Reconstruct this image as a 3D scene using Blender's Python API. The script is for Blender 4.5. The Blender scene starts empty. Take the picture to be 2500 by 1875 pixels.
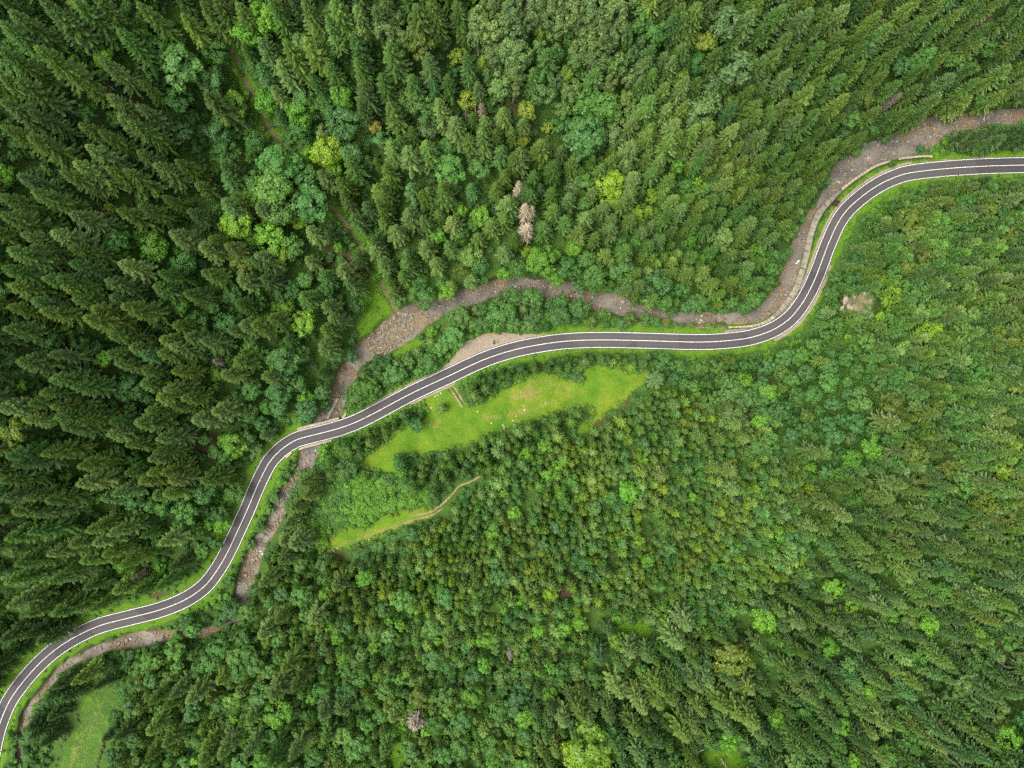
import bpy, math, random
import numpy as np
from mathutils import Vector, Matrix

# ------------------------------------------------------------------ camera, sky, sun, exposure
scene = bpy.context.scene
COL = scene.collection
K = 0.173                    # metres per photo pixel on the road's level
H = 300.0                    # the drone hovers this high above the road
CX, CY = 1250.0, 937.5
cam = bpy.data.cameras.new('camera')
cam.sensor_width = 36.0
cam.lens = 18.0 / (CX * K / H)
cam.clip_start = 1.0
cam.clip_end = 6000.0
cam_ob = bpy.data.objects.new('camera', cam)
cam_ob.location = (0, 0, H)
COL.objects.link(cam_ob)
scene.camera = cam_ob

SUN_EL, SUN_AZ = math.radians(67), math.radians(255)      # soft high light, a little from the left of the photo
world = bpy.data.worlds.new('World')
scene.world = world
world.use_nodes = True
wn = world.node_tree.nodes
sky = wn.new('ShaderNodeTexSky')
sky.sky_type = 'NISHITA'
sky.sun_disc = False
sky.sun_elevation = SUN_EL
sky.sun_rotation = SUN_AZ
sky.dust_density = 6.0
sky.air_density = 1.0
sky.ozone_density = 1.0
wn['Background'].inputs['Strength'].default_value = 0.15
veil = wn.new('ShaderNodeHueSaturation')                 # thin cloud: the sky's blue washed out
veil.inputs['Saturation'].default_value = 0.25
world.node_tree.links.new(sky.outputs[0], veil.inputs['Color'])
world.node_tree.links.new(veil.outputs[0], wn['Background'].inputs['Color'])
sun = bpy.data.lights.new('sun', 'SUN')
sun.energy = 1.05
sun.angle = math.radians(34)
sun.color = (1.0, 0.95, 0.84)
sun_ob = bpy.data.objects.new('sun', sun)
sd = Vector((math.sin(SUN_AZ) * math.cos(SUN_EL), math.cos(SUN_AZ) * math.cos(SUN_EL), math.sin(SUN_EL)))
sun_ob.rotation_euler = (-sd).to_track_quat('-Z', 'Y').to_euler()
sun_ob.location = (0, 0, 400)
COL.objects.link(sun_ob)
scene.view_settings.view_transform = 'Standard'
scene.view_settings.look = 'None'
scene.view_settings.exposure = 1.03
scene.view_settings.gamma = 1.0
scene.view_settings.use_curve_mapping = False
scene.cycles.use_denoising = False
scene.cycles.max_bounces = 6
scene.cycles.diffuse_bounces = 3
scene.cycles.transmission_bounces = 4
scene.cycles.transparent_max_bounces = 4

rng = np.random.default_rng(11)
R = random.Random(7)

# ------------------------------------------------------------------ helpers
def tag(o, label=None, cat=None, group=None, kind=None):
    if label: o['label'] = label
    if cat: o['category'] = cat
    if group: o['group'] = group
    if kind: o['kind'] = kind
    return o

def link(o, parent=None):
    COL.objects.link(o)
    if parent is not None: o.parent = parent
    return o

def mesh_of(name, verts, faces, mats=(), smooth=False):
    me = bpy.data.meshes.new(name)
    me.from_pydata([tuple(v) for v in verts], [], [tuple(f) for f in faces])
    for m in mats: me.materials.append(m)
    if smooth:
        me.polygons.foreach_set('use_smooth', [True] * len(me.polygons))
    me.update()
    return me

def quad_mesh(name, V, F, mats=(), smooth=False):
    """V (n,3), F (m,4) or (m,3) arrays"""
    me = bpy.data.meshes.new(name)
    V = np.asarray(V, np.float32); F = np.asarray(F, np.int32)
    k = F.shape[1]
    me.vertices.add(len(V)); me.vertices.foreach_set('co', V.ravel())
    me.loops.add(F.size); me.loops.foreach_set('vertex_index', F.ravel())
    me.polygons.add(len(F)); me.polygons.foreach_set('loop_start', np.arange(len(F), dtype=np.int32) * k)
    if smooth: me.polygons.foreach_set('use_smooth', np.ones(len(F), bool))
    for m in mats: me.materials.append(m)
    me.update(calc_edges=True); me.validate()
    return me

def obj(name, me, parent=None):
    return link(bpy.data.objects.new(name, me), parent)

def empty(name, loc=(0, 0, 0), rz=0.0, sc=(1, 1, 1)):
    o = bpy.data.objects.new(name, None)
    o.empty_display_size = 0.5
    o.location = loc; o.rotation_euler = (0, 0, rz); o.scale = sc
    return link(o)

def box_data(cx, cy, cz, sx, sy, sz, rz=0.0, j=0.0, rnd=R):
    v = []
    c, s = math.cos(rz), math.sin(rz)
    for dz in (-.5, .5):
        for dx, dy in ((-.5, -.5), (.5, -.5), (.5, .5), (-.5, .5)):
            x = dx * sx + rnd.uniform(-j, j); y = dy * sy + rnd.uniform(-j, j); z = dz * sz + rnd.uniform(-j, j)
            v.append((cx + c * x - s * y, cy + s * x + c * y, cz + z))
    f = [(3, 2, 1, 0), (4, 5, 6, 7), (0, 1, 5, 4), (1, 2, 6, 5), (2, 3, 7, 6), (3, 0, 4, 7)]
    return v, f

def smooth01(x):
    x = np.clip(x, 0, 1)
    return x * x * (3 - 2 * x)

def px(u, v):
    return (u - CX) * K, (CY - v) * K

# ------------------------------------------------------------------ materials
def nmat(name):
    m = bpy.data.materials.new(name); m.use_nodes = True
    nt = m.node_tree
    b = nt.nodes['Principled BSDF']
    b.inputs['Specular IOR Level'].default_value = 0.25
    return m, nt, b

def N(nt, t, **kw):
    n = nt.nodes.new(t)
    for k, v in kw.items():
        if k in n.inputs: n.inputs[k].default_value = v
        else: setattr(n, k, v)
    return n

def noise(nt, scale, detail=4.0, rough=0.55, vec=None):
    n = N(nt, 'ShaderNodeTexNoise'); n.inputs['Scale'].default_value = scale
    n.inputs['Detail'].default_value = detail; n.inputs['Roughness'].default_value = rough
    if vec is not None: nt.links.new(vec, n.inputs['Vector'])
    return n.outputs['Fac']

def ramp(nt, fac, stops):
    r = nt.nodes.new('ShaderNodeValToRGB')
    el = r.color_ramp.elements
    while len(el) < len(stops): el.new(0.5)
    for e, (p, c) in zip(el, stops):
        e.position = p; e.color = (c[0], c[1], c[2], 1)
    nt.links.new(fac, r.inputs[0])
    return r.outputs[0]

def mixc(nt, fac, a, b, mode='MIX'):
    m = nt.nodes.new('ShaderNodeMix'); m.data_type = 'RGBA'; m.blend_type = mode
    for sock, val in ((m.inputs[0], fac), (m.inputs[6], a), (m.inputs[7], b)):
        if isinstance(val, (int, float)): sock.default_value = val
        elif isinstance(val, tuple): sock.default_value = (val[0], val[1], val[2], 1)
        else: nt.links.new(val, sock)
    return m.outputs[2]

def maths(nt, op, a, b=None, clamp=False):
    m = nt.nodes.new('ShaderNodeMath'); m.operation = op; m.use_clamp = clamp
    for sock, val in ((m.inputs[0], a), (m.inputs[1], b)):
        if val is None: continue
        if isinstance(val, (int, float)): sock.default_value = val
        else: nt.links.new(val, sock)
    return m.outputs[0]

def bump(nt, h, dist, strength, b):
    n = nt.nodes.new('ShaderNodeBump'); n.inputs['Distance'].default_value = dist
    n.inputs['Strength'].default_value = strength
    nt.links.new(h, n.inputs['Height']); nt.links.new(n.outputs[0], b.inputs['Normal'])

def objcoord(nt):
    return nt.nodes.new('ShaderNodeTexCoord').outputs['Object']

def worldpos(nt):
    return nt.nodes.new('ShaderNodeNewGeometry').outputs['Position']

def foliage(name, lo, hi, translucent, scale):
    """leaf material: the tree's own tint, with leaf-to-leaf variation"""
    m = bpy.data.materials.new(name); m.use_nodes = True
    nt = m.node_tree; nt.nodes.clear()
    out = nt.nodes.new('ShaderNodeOutputMaterial')
    at = nt.nodes.new('ShaderNodeAttribute'); at.attribute_type = 'INSTANCER'; at.attribute_name = 'tint'
    isl = nt.nodes.new('ShaderNodeNewGeometry').outputs['Random Per Island']
    nz = noise(nt, scale, 3.0, 0.6, objcoord(nt))
    f = maths(nt, 'ADD', maths(nt, 'MULTIPLY', isl, 0.5), maths(nt, 'MULTIPLY', nz, 0.5))
    var = ramp(nt, f, [(0.15, lo), (0.8, hi)])
    c = mixc(nt, 1.0, at.outputs['Color'], var, 'MULTIPLY')
    d = nt.nodes.new('ShaderNodeBsdfDiffuse'); nt.links.new(c, d.inputs['Color'])
    t = nt.nodes.new('ShaderNodeBsdfTranslucent'); nt.links.new(mixc(nt, 1.0, c, (1.15, 1.2, 0.6), 'MULTIPLY'), t.inputs['Color'])
    g = nt.nodes.new('ShaderNodeBsdfGlossy'); g.inputs['Roughness'].default_value = 0.5; g.inputs['Color'].default_value = (1, 1, 1, 1)
    mx = nt.nodes.new('ShaderNodeMixShader'); mx.inputs[0].default_value = translucent
    nt.links.new(d.outputs[0], mx.inputs[1]); nt.links.new(t.outputs[0], mx.inputs[2])
    m2 = nt.nodes.new('ShaderNodeMixShader'); m2.inputs[0].default_value = 0.02
    nt.links.new(mx.outputs[0], m2.inputs[1]); nt.links.new(g.outputs[0], m2.inputs[2])
    nt.links.new(m2.outputs[0], out.inputs['Surface'])
    return m

M = {}
M['needles'] = foliage('spruce_needles', (0.55, 0.6, 0.55), (1.4, 1.36, 1.3), 0.28, 0.35)
M['leaves'] = foliage('broad_leaves', (0.55, 0.6, 0.6), (1.5, 1.42, 1.3), 0.3, 0.45)
M['deadwood'] = foliage('dead_branches', (0.7, 0.7, 0.7), (1.25, 1.2, 1.15), 0.05, 0.5)

def flat(name, c0, c1, scale, rough=0.85, bd=0.0, detail=5.0):
    m, nt, b = nmat(name)
    p = worldpos(nt)
    n1 = noise(nt, scale, detail, 0.65, p)
    nt.links.new(ramp(nt, n1, [(0.28, c0), (0.72, c1)]), b.inputs['Base Color'])
    b.inputs['Roughness'].default_value = rough
    if bd: bump(nt, n1, bd, 0.7, b)
    return m

M['bark'] = flat('spruce_bark', (0.10, 0.075, 0.055), (0.26, 0.21, 0.17), 1.2)
M['pale_bark'] = flat('bleached_wood', (0.34, 0.29, 0.25), (0.62, 0.55, 0.48), 1.0)
M['concrete'] = flat('pale_concrete', (0.20, 0.165, 0.115), (0.42, 0.36, 0.275), 0.9, 0.9, 0.03)
M['slab'] = flat('stone_slab', (0.15, 0.135, 0.10), (0.36, 0.32, 0.255), 0.7, 0.9, 0.06)
M['stone'] = flat('river_stone', (0.05, 0.042, 0.03), (0.36, 0.30, 0.215), 0.8, 0.8, 0.05)
M['rock'] = flat('pale_rock', (0.10, 0.08, 0.055), (0.42, 0.35, 0.27), 0.55, 0.9, 0.5)
M['litter'] = flat('white_plastic', (0.7, 0.7, 0.68), (0.85, 0.85, 0.84), 3.0, 0.5)
M['foam'] = flat('white_water', (0.55, 0.58, 0.58), (0.85, 0.86, 0.86), 1.5, 0.6)

# asphalt with tyre bands
m, nt, b = nmat('asphalt'); M['asphalt'] = m
p = worldpos(nt)
big = noise(nt, 0.06, 3.0, 0.5, p); fine = noise(nt, 3.0, 5.0, 0.7, p)
c = mixc(nt, 0.5, ramp(nt, big, [(0.3, (0.066, 0.060, 0.060)), (0.7, (0.090, 0.083, 0.081))]), ramp(nt, fine, [(0.3, (0.056, 0.052, 0.052)), (0.7, (0.098, 0.091, 0.089))]))
at = nt.nodes.new('ShaderNodeAttribute'); at.attribute_name = 'worn'
c = mixc(nt, maths(nt, 'MULTIPLY', at.outputs['Fac'], maths(nt, 'MULTIPLY', noise(nt, 0.05, 3.0, 0.6, p), 1.1)), c, (0.048, 0.044, 0.044))
vor = nt.nodes.new('ShaderNodeTexVoronoi'); vor.inputs['Scale'].default_value = 0.045; nt.links.new(p, vor.inputs['Vector'])
sep = nt.nodes.new('ShaderNodeSeparateColor'); nt.links.new(vor.outputs['Color'], sep.inputs[0])
c = mixc(nt, 0.8, c, ramp(nt, sep.outputs[0], [(0.2, (0.80, 0.80, 0.82)), (0.55, (1.0, 1.0, 1.0)), (0.9, (1.16, 1.14, 1.1))]), 'MULTIPLY')
c = mixc(nt, maths(nt, 'MULTIPLY', maths(nt, 'SUBTRACT', noise(nt, 0.35, 6.0, 0.75, p), 0.6), 4.0, clamp=True), c, (0.12, 0.108, 0.094))
nt.links.new(c, b.inputs['Base Color']); b.inputs['Roughness'].default_value = 0.8
bump(nt, fine, 0.01, 0.4, b)
m, nt, b = nmat('road_paint'); M['paint'] = m
wear = noise(nt, 4.0, 6.0, 0.7, worldpos(nt))
nt.links.new(ramp(nt, wear, [(0.25, (0.5, 0.49, 0.47)), (0.42, (0.74, 0.73, 0.71)), (0.6, (0.82, 0.81, 0.79))]), b.inputs['Base Color'])
b.inputs['Roughness'].default_value = 0.6

# turbid shallow water
m, nt, b = nmat('stream_water'); M['water'] = m
p = worldpos(nt)
w1 = noise(nt, 0.12, 4.0, 0.6, p); w2 = noise(nt, 1.1, 5.0, 0.65, p)
c = ramp(nt, w1, [(0.34, (0.045, 0.055, 0.05)), (0.47, (0.125, 0.108, 0.084)), (0.66, (0.22, 0.197, 0.165))])
nt.links.new(mixc(nt, 0.35, c, ramp(nt, w2, [(0.3, (0.055, 0.05, 0.04)), (0.7, (0.21, 0.186, 0.155))])), b.inputs['Base Color'])
b.inputs['Roughness'].default_value = 0.5
b.inputs['Specular IOR Level'].default_value = 0.15
bump(nt, w2, 0.1, 0.25, b)

# the valley floor and slopes; masks are per-vertex land cover
m, nt, b = nmat('ground_cover'); M['ground'] = m
p = worldpos(nt)
n_big = noise(nt, 0.035, 4.0, 0.55, p); n_mid = noise(nt, 0.22, 5.0, 0.6, p); n_fine = noise(nt, 1.2, 6.0, 0.7, p)
def mask(name, wob=0.5, gain=5.0):
    a = nt.nodes.new('ShaderNodeAttribute'); a.attribute_name = name
    e = maths(nt, 'ADD', a.outputs['Fac'], maths(nt, 'MULTIPLY', maths(nt, 'SUBTRACT', n_mid, 0.5), wob))
    e = maths(nt, 'ADD', e, maths(nt, 'MULTIPLY', maths(nt, 'SUBTRACT', n_fine, 0.5), wob * 0.8))
    return maths(nt, 'MULTIPLY', maths(nt, 'SUBTRACT', e, 0.40), gain, clamp=True)
moss = ramp(nt, n_fine, [(0.25, (0.026, 0.062, 0.010)), (0.75, (0.075, 0.145, 0.02))])
litter = ramp(nt, n_fine, [(0.25, (0.045, 0.030, 0.018)), (0.75, (0.12, 0.07, 0.04))])
c = mixc(nt, maths(nt, 'MULTIPLY', maths(nt, 'SUBTRACT', n_big, 0.60), 9.0, clamp=True), moss, litter)
grass = mixc(nt, 0.5, ramp(nt, n_mid, [(0.3, (0.052, 0.130, 0.010)), (0.5, (0.098, 0.190, 0.012)), (0.72, (0.165, 0.195, 0.022))]), ramp(nt, n_fine, [(0.3, (0.042, 0.112, 0.008)), (0.75, (0.145, 0.215, 0.018))]))
n_pat = noise(nt, 0.07, 4.0, 0.6, p)
grass = mixc(nt, 0.8, grass, ramp(nt, n_pat, [(0.35, (0.68, 0.90, 0.6)), (0.5, (1.02, 1.05, 0.8)), (0.68, (1.6, 1.2, 1.1))]), 'MULTIPLY')
verge = mixc(nt, 0.6, ramp(nt, n_mid, [(0.3, (0.055, 0.14, 0.008)), (0.7, (0.125, 0.23, 0.011))]), ramp(nt, n_fine, [(0.3, (0.032, 0.095, 0.007)), (0.75, (0.125, 0.24, 0.012))]))
dry = ramp(nt, n_fine, [(0.2, (0.12, 0.15, 0.022)), (0.5, (0.21, 0.175, 0.05)), (0.8, (0.27, 0.20, 0.085))])
dirt = ramp(nt, n_fine, [(0.2, (0.20, 0.125, 0.06)), (0.8, (0.40, 0.28, 0.15))])
gravel = mixc(nt, 0.5, ramp(nt, n_mid, [(0.3, (0.22, 0.175, 0.122)), (0.7, (0.31, 0.25, 0.182))]), ramp(nt, n_fine, [(0.25, (0.16, 0.13, 0.092)), (0.75, (0.36, 0.295, 0.22))]))
bed = mixc(nt, 0.55, ramp(nt, n_mid, [(0.3, (0.07, 0.046, 0.026)), (0.5, (0.165, 0.124, 0.068)), (0.7, (0.26, 0.205, 0.12))]), ramp(nt, n_fine, [(0.25, (0.06, 0.045, 0.03)), (0.75, (0.27, 0.21, 0.14))]))
bare = mixc(nt, 0.5, ramp(nt, n_mid, [(0.35, (0.10, 0.07, 0.036)), (0.65, (0.27, 0.21, 0.13))]), ramp(nt, n_fine, [(0.25, (0.09, 0.065, 0.035)), (0.75, (0.34, 0.275, 0.19))]))
c = mixc(nt, mask('verge'), c, verge)
c = mixc(nt, mask('meadow', 0.8, 3.0), c, grass)
c = mixc(nt, mask('dry', 1.1, 1.7), c, dry)
c = mixc(nt, mask('bare', 1.2, 3.0), c, bare)
c = mixc(nt, mask('bed', 0.35), c, bed)
c = mixc(nt, mask('gravel', 0.3), c, gravel)
nt.links.new(c, b.inputs['Base Color']); b.inputs['Roughness'].default_value = 0.95
bump(nt, n_fine, 0.45, 0.8, b)

# ------------------------------------------------------------------ lines and outlines read off the photograph (photo pixels)
ROAD = [(2760, 402), (2640, 401), (2500, 403), (2420, 405), (2352, 408.5), (2300, 412.5), (2256.7, 417), (2212.7, 423.6), (2175.3, 436.6), (2142.8, 452.9), (2110, 475), (2077.7, 502.5), (2058, 525), (2041, 553), (2029, 580), (2018.7, 604.3), (1999.7, 656.2), (1988.4, 684), (1977, 708), (1963, 733.4), (1945, 759), (1925.5, 780.2), (1893, 802.2), (1860.4, 816), (1827.9, 825), (1795.3, 829.9), (1746.5, 833.9), (1697.7, 835), (1648.8, 834), (1600, 832.3), (1558, 831.3), (1500, 830), (1442.5, 830), (1400, 831.7), (1355.7, 835.6), (1297.9, 844.8), (1260.5, 852.8), (1222.5, 863.5), (1184.6, 876.8), (1146.6, 893.3), (1108.6, 911.6), (1070.6, 929.4), (1020, 952.8), (980, 973), (940, 994.7), (900.5, 1015.6), (862.5, 1033.3), (824.6, 1046.6), (786.6, 1056.7), (748.6, 1066.2), (723.3, 1073.8), (704.3, 1084.6), (685.3, 1098.5), (660, 1125), (640, 1161), (622, 1200), (607.6, 1235.4), (578.7, 1299), (552, 1355), (526.6, 1397), (497.7, 1432.6), (451.4, 1464.4), (390.6, 1489), (318.3, 1507.8), (246, 1526.7), (188, 1552.7), (138.9, 1583), (98.4, 1617.8), (63.7, 1655.4), (28.9, 1701.7), (8.7, 1742.2), (-6, 1785), (-18, 1840), (-28, 1900), (-36, 1980), (-42, 2100), (-46, 2240)]
# stream: centre u, v, half width
STREAM_A = [(2760, 285, 16), (2600, 281, 16), (2500, 283, 17), (2420, 290, 18), (2352, 299, 21), (2300, 310, 27), (2262, 326, 35), (2193, 355, 30), (2150, 369, 27), (2120, 381, 25), (2090, 400, 27), (2060, 424, 28), (2036, 456, 22), (2013, 489, 13), (1990, 520, 13), (1973, 550, 13), (1958, 575, 13), (1946, 608, 15), (1936, 640, 16), (1919, 691, 18), (1893, 733, 18), (1862, 762, 16), (1832, 772, 15), (1804, 775, 13), (1732, 776, 12), (1674, 776, 13), (1630, 773, 12), (1587, 767, 13), (1540, 753, 19), (1500, 741, 23), (1442, 733, 20), (1399, 713, 21), (1360, 708, 22), (1327, 706, 22), (1269, 696, 20), (1242, 694, 17), (1206, 705, 18), (1170, 718, 20), (1130, 729, 21), (1097, 739, 20), (1060, 753, 25), (1025, 768, 32), (985, 796, 36), (955, 818, 35), (924, 838, 30), (895, 855, 25), (872, 878, 20), (853, 902, 18), (846, 922, 23), (832, 955, 20), (822, 980, 19), (808, 1010, 25), (790, 1045, 27), (765, 1085, 26), (755, 1110, 24), (748, 1134, 22), (722, 1168, 9.6), (702, 1198, 12.5), (690, 1225, 14.8), (680, 1250, 16.2), (657, 1292, 15.5), (630, 1335, 16.2), (612, 1382, 19.2), (600, 1416, 18.4), (592, 1445, 14.8), (596, 1468, 10.3), (590, 1500, 6.7), (562, 1518, 6.7), (520, 1535, 8.1), (492, 1545, 9.6), (445, 1548, 10.3), (405, 1552, 11.8), (333, 1563, 17.7), (275, 1576, 11.8), (217, 1596, 9.6), (159, 1626, 8.8), (124, 1664, 8.1), (95, 1706, 9.6), (72, 1733, 8.8), (58, 1768, 7.4), (49, 1815, 5.1), (50, 1875, 5.9), (48, 1960, 9), (40, 2100, 10), (36, 2240, 10)]
BROOK = [(470, -60, 4), (500, 20, 4), (512, 45, 4), (545, 95, 5), (575, 140, 5), (600, 200, 5), (625, 245, 5), (640, 285, 5), (665, 325, 5), (700, 365, 5), (740, 410, 4), (790, 470, 4), (810, 505, 5), (845, 550, 6), (872, 592, 6), (895, 632, 5), (920, 675, 5), (940, 710, 6), (955, 738, 6), (966, 760, 6)]
WALL = [(1778, 799, 2.2), (1806, 798, 2.2), (1834, 796, 2.5), (1860, 790, 3), (1880, 780, 4), (1901, 762, 5.5), (1924, 734, 6.5), (1941, 710, 7), (1950, 687, 7), (1959, 661, 7), (1966, 636, 7), (1972, 610, 7), (1977, 585, 7), (1982, 565, 7), (1990, 541, 7.5), (2004, 515, 7), (2025, 492, 6), (2050, 467, 4), (2081, 442, 3.2), (2104, 426, 3), (2136, 406.5, 3), (2169, 395, 2.6), (2200, 387, 2.6), (2234, 383, 2.6), (2257, 381, 2.8), (2278, 382, 2.8)]
MEADOW = [(852, 1150), (862, 1138), (905, 1100), (960, 1062), (1000, 1037), (1045, 1022), (1045, 1000), (1010, 990), (1040, 968), (1075, 955), (1098, 950), (1130, 985), (1185, 985), (1210, 958), (1245, 940), (1290, 915), (1340, 910), (1370, 922), (1420, 935), (1432, 905), (1450, 892), (1500, 896), (1525, 908), (1575, 905), (1590, 922), (1550, 950), (1530, 975), (1495, 1000), (1470, 1022), (1430, 1050), (1410, 1055), (1450, 1010), (1435, 990), (1400, 995), (1370, 1005), (1340, 1012), (1310, 1028), (1260, 1035), (1230, 1050), (1180, 1068), (1150, 1080), (1110, 1090), (1080, 1105), (1030, 1112), (965, 1112), (968, 1160), (930, 1152), (885, 1142)]
CLEARING = [(800, 1348), (812, 1315), (832, 1290), (878, 1292), (908, 1282), (938, 1262), (978, 1248), (1020, 1244), (1066, 1238), (1052, 1262), (1000, 1279), (950, 1297), (910, 1316), (870, 1332), (830, 1342)]
LOWMEADOW = [(180, 1690), (260, 1668), (312, 1690), (300, 1740), (270, 1780), (250, 1830), (232, 1900), (130, 1900), (150, 1810), (190, 1760), (183, 1720)]
LAYBY = [(1052, 917), (1080, 898), (1103, 878), (1120, 850), (1137, 834), (1165, 822), (1195, 812), (1228, 812), (1260, 816), (1300, 816), (1350, 817), (1340, 828), (1300, 836), (1260, 846), (1222, 858), (1184, 870), (1146, 886), (1108, 904), (1066, 924)]
BANKGRASS = [(862, 705), (900, 680), (930, 690), (955, 745), (962, 765), (930, 795), (900, 815), (875, 840), (872, 800), (890, 760)]
BANKGRASS2 = [(958, 870), (985, 840), (1010, 825), (1040, 830), (1020, 850), (980, 868)]
BRIDGEGRASS = [(668, 1075), (690, 1050), (720, 1030), (740, 1030), (740, 1046), (700, 1062), (675, 1085)]
BURNT = [(1232, 962), (1262, 952), (1300, 940), (1322, 950), (1330, 968), (1305, 980), (1270, 978), (1245, 980)]
DRYSTREAK = [(1170, 1018), (1240, 1006), (1310, 985), (1400, 962), (1420, 958), (1404, 970), (1330, 998), (1250, 1018), (1190, 1028)]
OUTCROP = [(2050, 738), (2065, 715), (2100, 702), (2130, 705), (2140, 730), (2130, 758), (2165, 785), (2140, 795), (2105, 785), (2080, 775), (2056, 765)]
SLIP = [(2362, 45), (2385, 30), (2420, 35), (2432, 60), (2442, 92), (2410, 90), (2375, 85), (2358, 70)]
CLEAR_B = [(1500, 1530), (1540, 1515), (1580, 1500), (1600, 1525), (1585, 1555), (1545, 1560), (1510, 1550)]
CLEAR_C = [(945, 1790), (985, 1800), (990, 1850), (965, 1890), (950, 1850)]
CLEAR_D = [(1700, 1850), (1740, 1825), (1800, 1830), (1830, 1860), (1800, 1890), (1720, 1890)]

def spline(pts, step=4.0):
    P = np.array(pts, float)
    out = []
    n = len(P)
    for i in range(n - 1):
        p0, p1, p2, p3 = P[max(i - 1, 0)], P[i], P[i + 1], P[min(i + 2, n - 1)]
        d = np.linalg.norm(p2[:2] - p1[:2]); k = max(1, int(d / step))
        for j in range(k):
            t = j / k
            out.append(0.5 * ((2 * p1) + (-p0 + p2) * t + (2 * p0 - 5 * p1 + 4 * p2 - p3) * t * t + (-p0 + 3 * p1 - 3 * p2 + p3) * t ** 3))
    out.append(P[-1])
    return np.array(out)

ROAD_S = spline(ROAD, 5.0)
for _ in range(3):
    ROAD_S[1:-1] = 0.25 * ROAD_S[:-2] + 0.5 * ROAD_S[1:-1] + 0.25 * ROAD_S[2:]
STREAM_S = spline(STREAM_A, 6.0)
BROOK_S = spline([(a, b_, w_ * .72) for a, b_, w_ in BROOK], 6.0)
WALL_S = spline(WALL, 3.0)

# ------------------------------------------------------------------ terrain
TERR = [(-300, 900, 95), (0, 900, 70), (0, 400, 75), (-200, -200, 95), (0, 0, 82), (250, 150, 66), (0, 1300, 45), (300, 350, 52), (300, 600, 45), (500, 700, 25), (650, 820, 12), (600, 950, 10), (300, 1100, 28), (400, 1250, 12), (200, 1350, 18), (0, 1480, 12), (-300, 1500, 40), (480, 400, 30), (620, 560, 20),
        (490, 30, 56), (600, 200, 38), (720, 380, 22), (850, 560, 9), (950, 720, 1), (800, 100, 56), (1000, 300, 34), (1250, 0, 62), (1250, 300, 34), (1250, 500, 15), (1100, 600, 7), (1500, 300, 34), (1700, 300, 36), (1500, 600, 9), (1700, 600, 12), (1850, 560, 10), (1700, 0, 66), (1900, 200, 38), (2100, 200, 24), (2100, 0, 48), (2500, 0, 50), (2700, -200, 80), (2400, 150, 20), (2200, 290, 2), (2500, 270, -1), (1250, -300, 90), (700, -300, 90),
        (2100, 700, 15), (2200, 900, 28), (2500, 480, 8), (2500, 620, 26), (2500, 900, 58), (2300, 550, 12), (2700, 700, 60), (2000, 900, 10), (1800, 950, 5), (2300, 1300, 58), (2500, 1875, 100), (2700, 2100, 125), (2000, 1500, 44), (2000, 1200, 28), (1700, 1300, 22), (1500, 1100, 9), (1400, 980, 1.5), (1200, 1030, 1), (1300, 1300, 13), (1300, 1600, 24), (1700, 1600, 36), (1800, 1875, 62), (1300, 1875, 34), (1300, 2200, 55), (1000, 1500, 10), (1000, 1875, 18), (700, 1600, 5), (600, 1875, 8), (250, 1650, 2), (300, 1875, 4), (300, 2200, 10), (900, 1250, 2.5), (1100, 1150, 2.5), (800, 1120, 0.5), (950, 1110, 0.8),
        (60, 1900, 0), (500, 1650, 2), (2760, 402, 0), (-40, 2200, 0)]
for (u, v) in ROAD[::3]: TERR.append((u, v, 0.0))
T = np.array(TERR)
def tps_fit(P, z, lam):
    S = 600.0
    Q = P / S
    d = np.linalg.norm(Q[:, None] - Q[None], axis=2)
    Kk = np.where(d > 0, d * d * np.log(d + 1e-9), 0) + lam * np.eye(len(Q))
    A = np.hstack([np.ones((len(Q), 1)), Q])
    n = len(Q)
    L = np.zeros((n + 3, n + 3)); L[:n, :n] = Kk; L[:n, n:] = A; L[n:, :n] = A.T
    w = np.linalg.solve(L, np.concatenate([z, np.zeros(3)]))
    def f(u, v):
        X = np.stack([u, v], -1).reshape(-1, 2) / S
        out = np.empty(len(X))
        for i in range(0, len(X), 40000):
            x = X[i:i + 40000]
            dd = ((x[:, None] - Q[None]) ** 2).sum(2)
            ph = np.where(dd > 0, 0.5 * dd * np.log(dd + 1e-18), 0)
            out[i:i + 40000] = ph @ w[:n] + w[n] + x @ w[n + 1:]
        return out.reshape(u.shape)
    return f
tps = tps_fit(T[:, :2], T[:, 2], 0.002)

def axis(lo, hi, step, far):
    core = np.arange(lo, hi + 1, step)
    ext = []
    s, x = step * 2.0, hi
    while x < far[1]:
        x += s; s *= 1.35; ext.append(x)
    pre = []
    s, x = step * 2.0, lo
    while x > far[0]:
        x -= s; s *= 1.35; pre.append(x)
    return np.concatenate([np.array(pre[::-1]), core, np.array(ext)]), len(pre), len(core)
STEP = 5.0
GU, pu, cu = axis(-400, 2900, STEP, (-7000, 9500))
GV, pv, cv = axis(-400, 2275, STEP, (-7000, 9000))
UU, VV = np.meshgrid(GU, GV)              # rows: v

def vnoise(u, v, scale, seed):
    """smooth value noise"""
    r = np.random.default_rng(seed).random((256, 256))
    x = u / scale; y = v / scale
    xi = np.floor(x).astype(int); yi = np.floor(y).astype(int)
    fx = x - xi; fy = y - yi
    fx = fx * fx * (3 - 2 * fx); fy = fy * fy * (3 - 2 * fy)
    g = lambda a, b_: r[a % 256, b_ % 256]
    return (g(yi, xi) * (1 - fx) + g(yi, xi + 1) * fx) * (1 - fy) + (g(yi + 1, xi) * (1 - fx) + g(yi + 1, xi + 1) * fx) * fy

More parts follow.
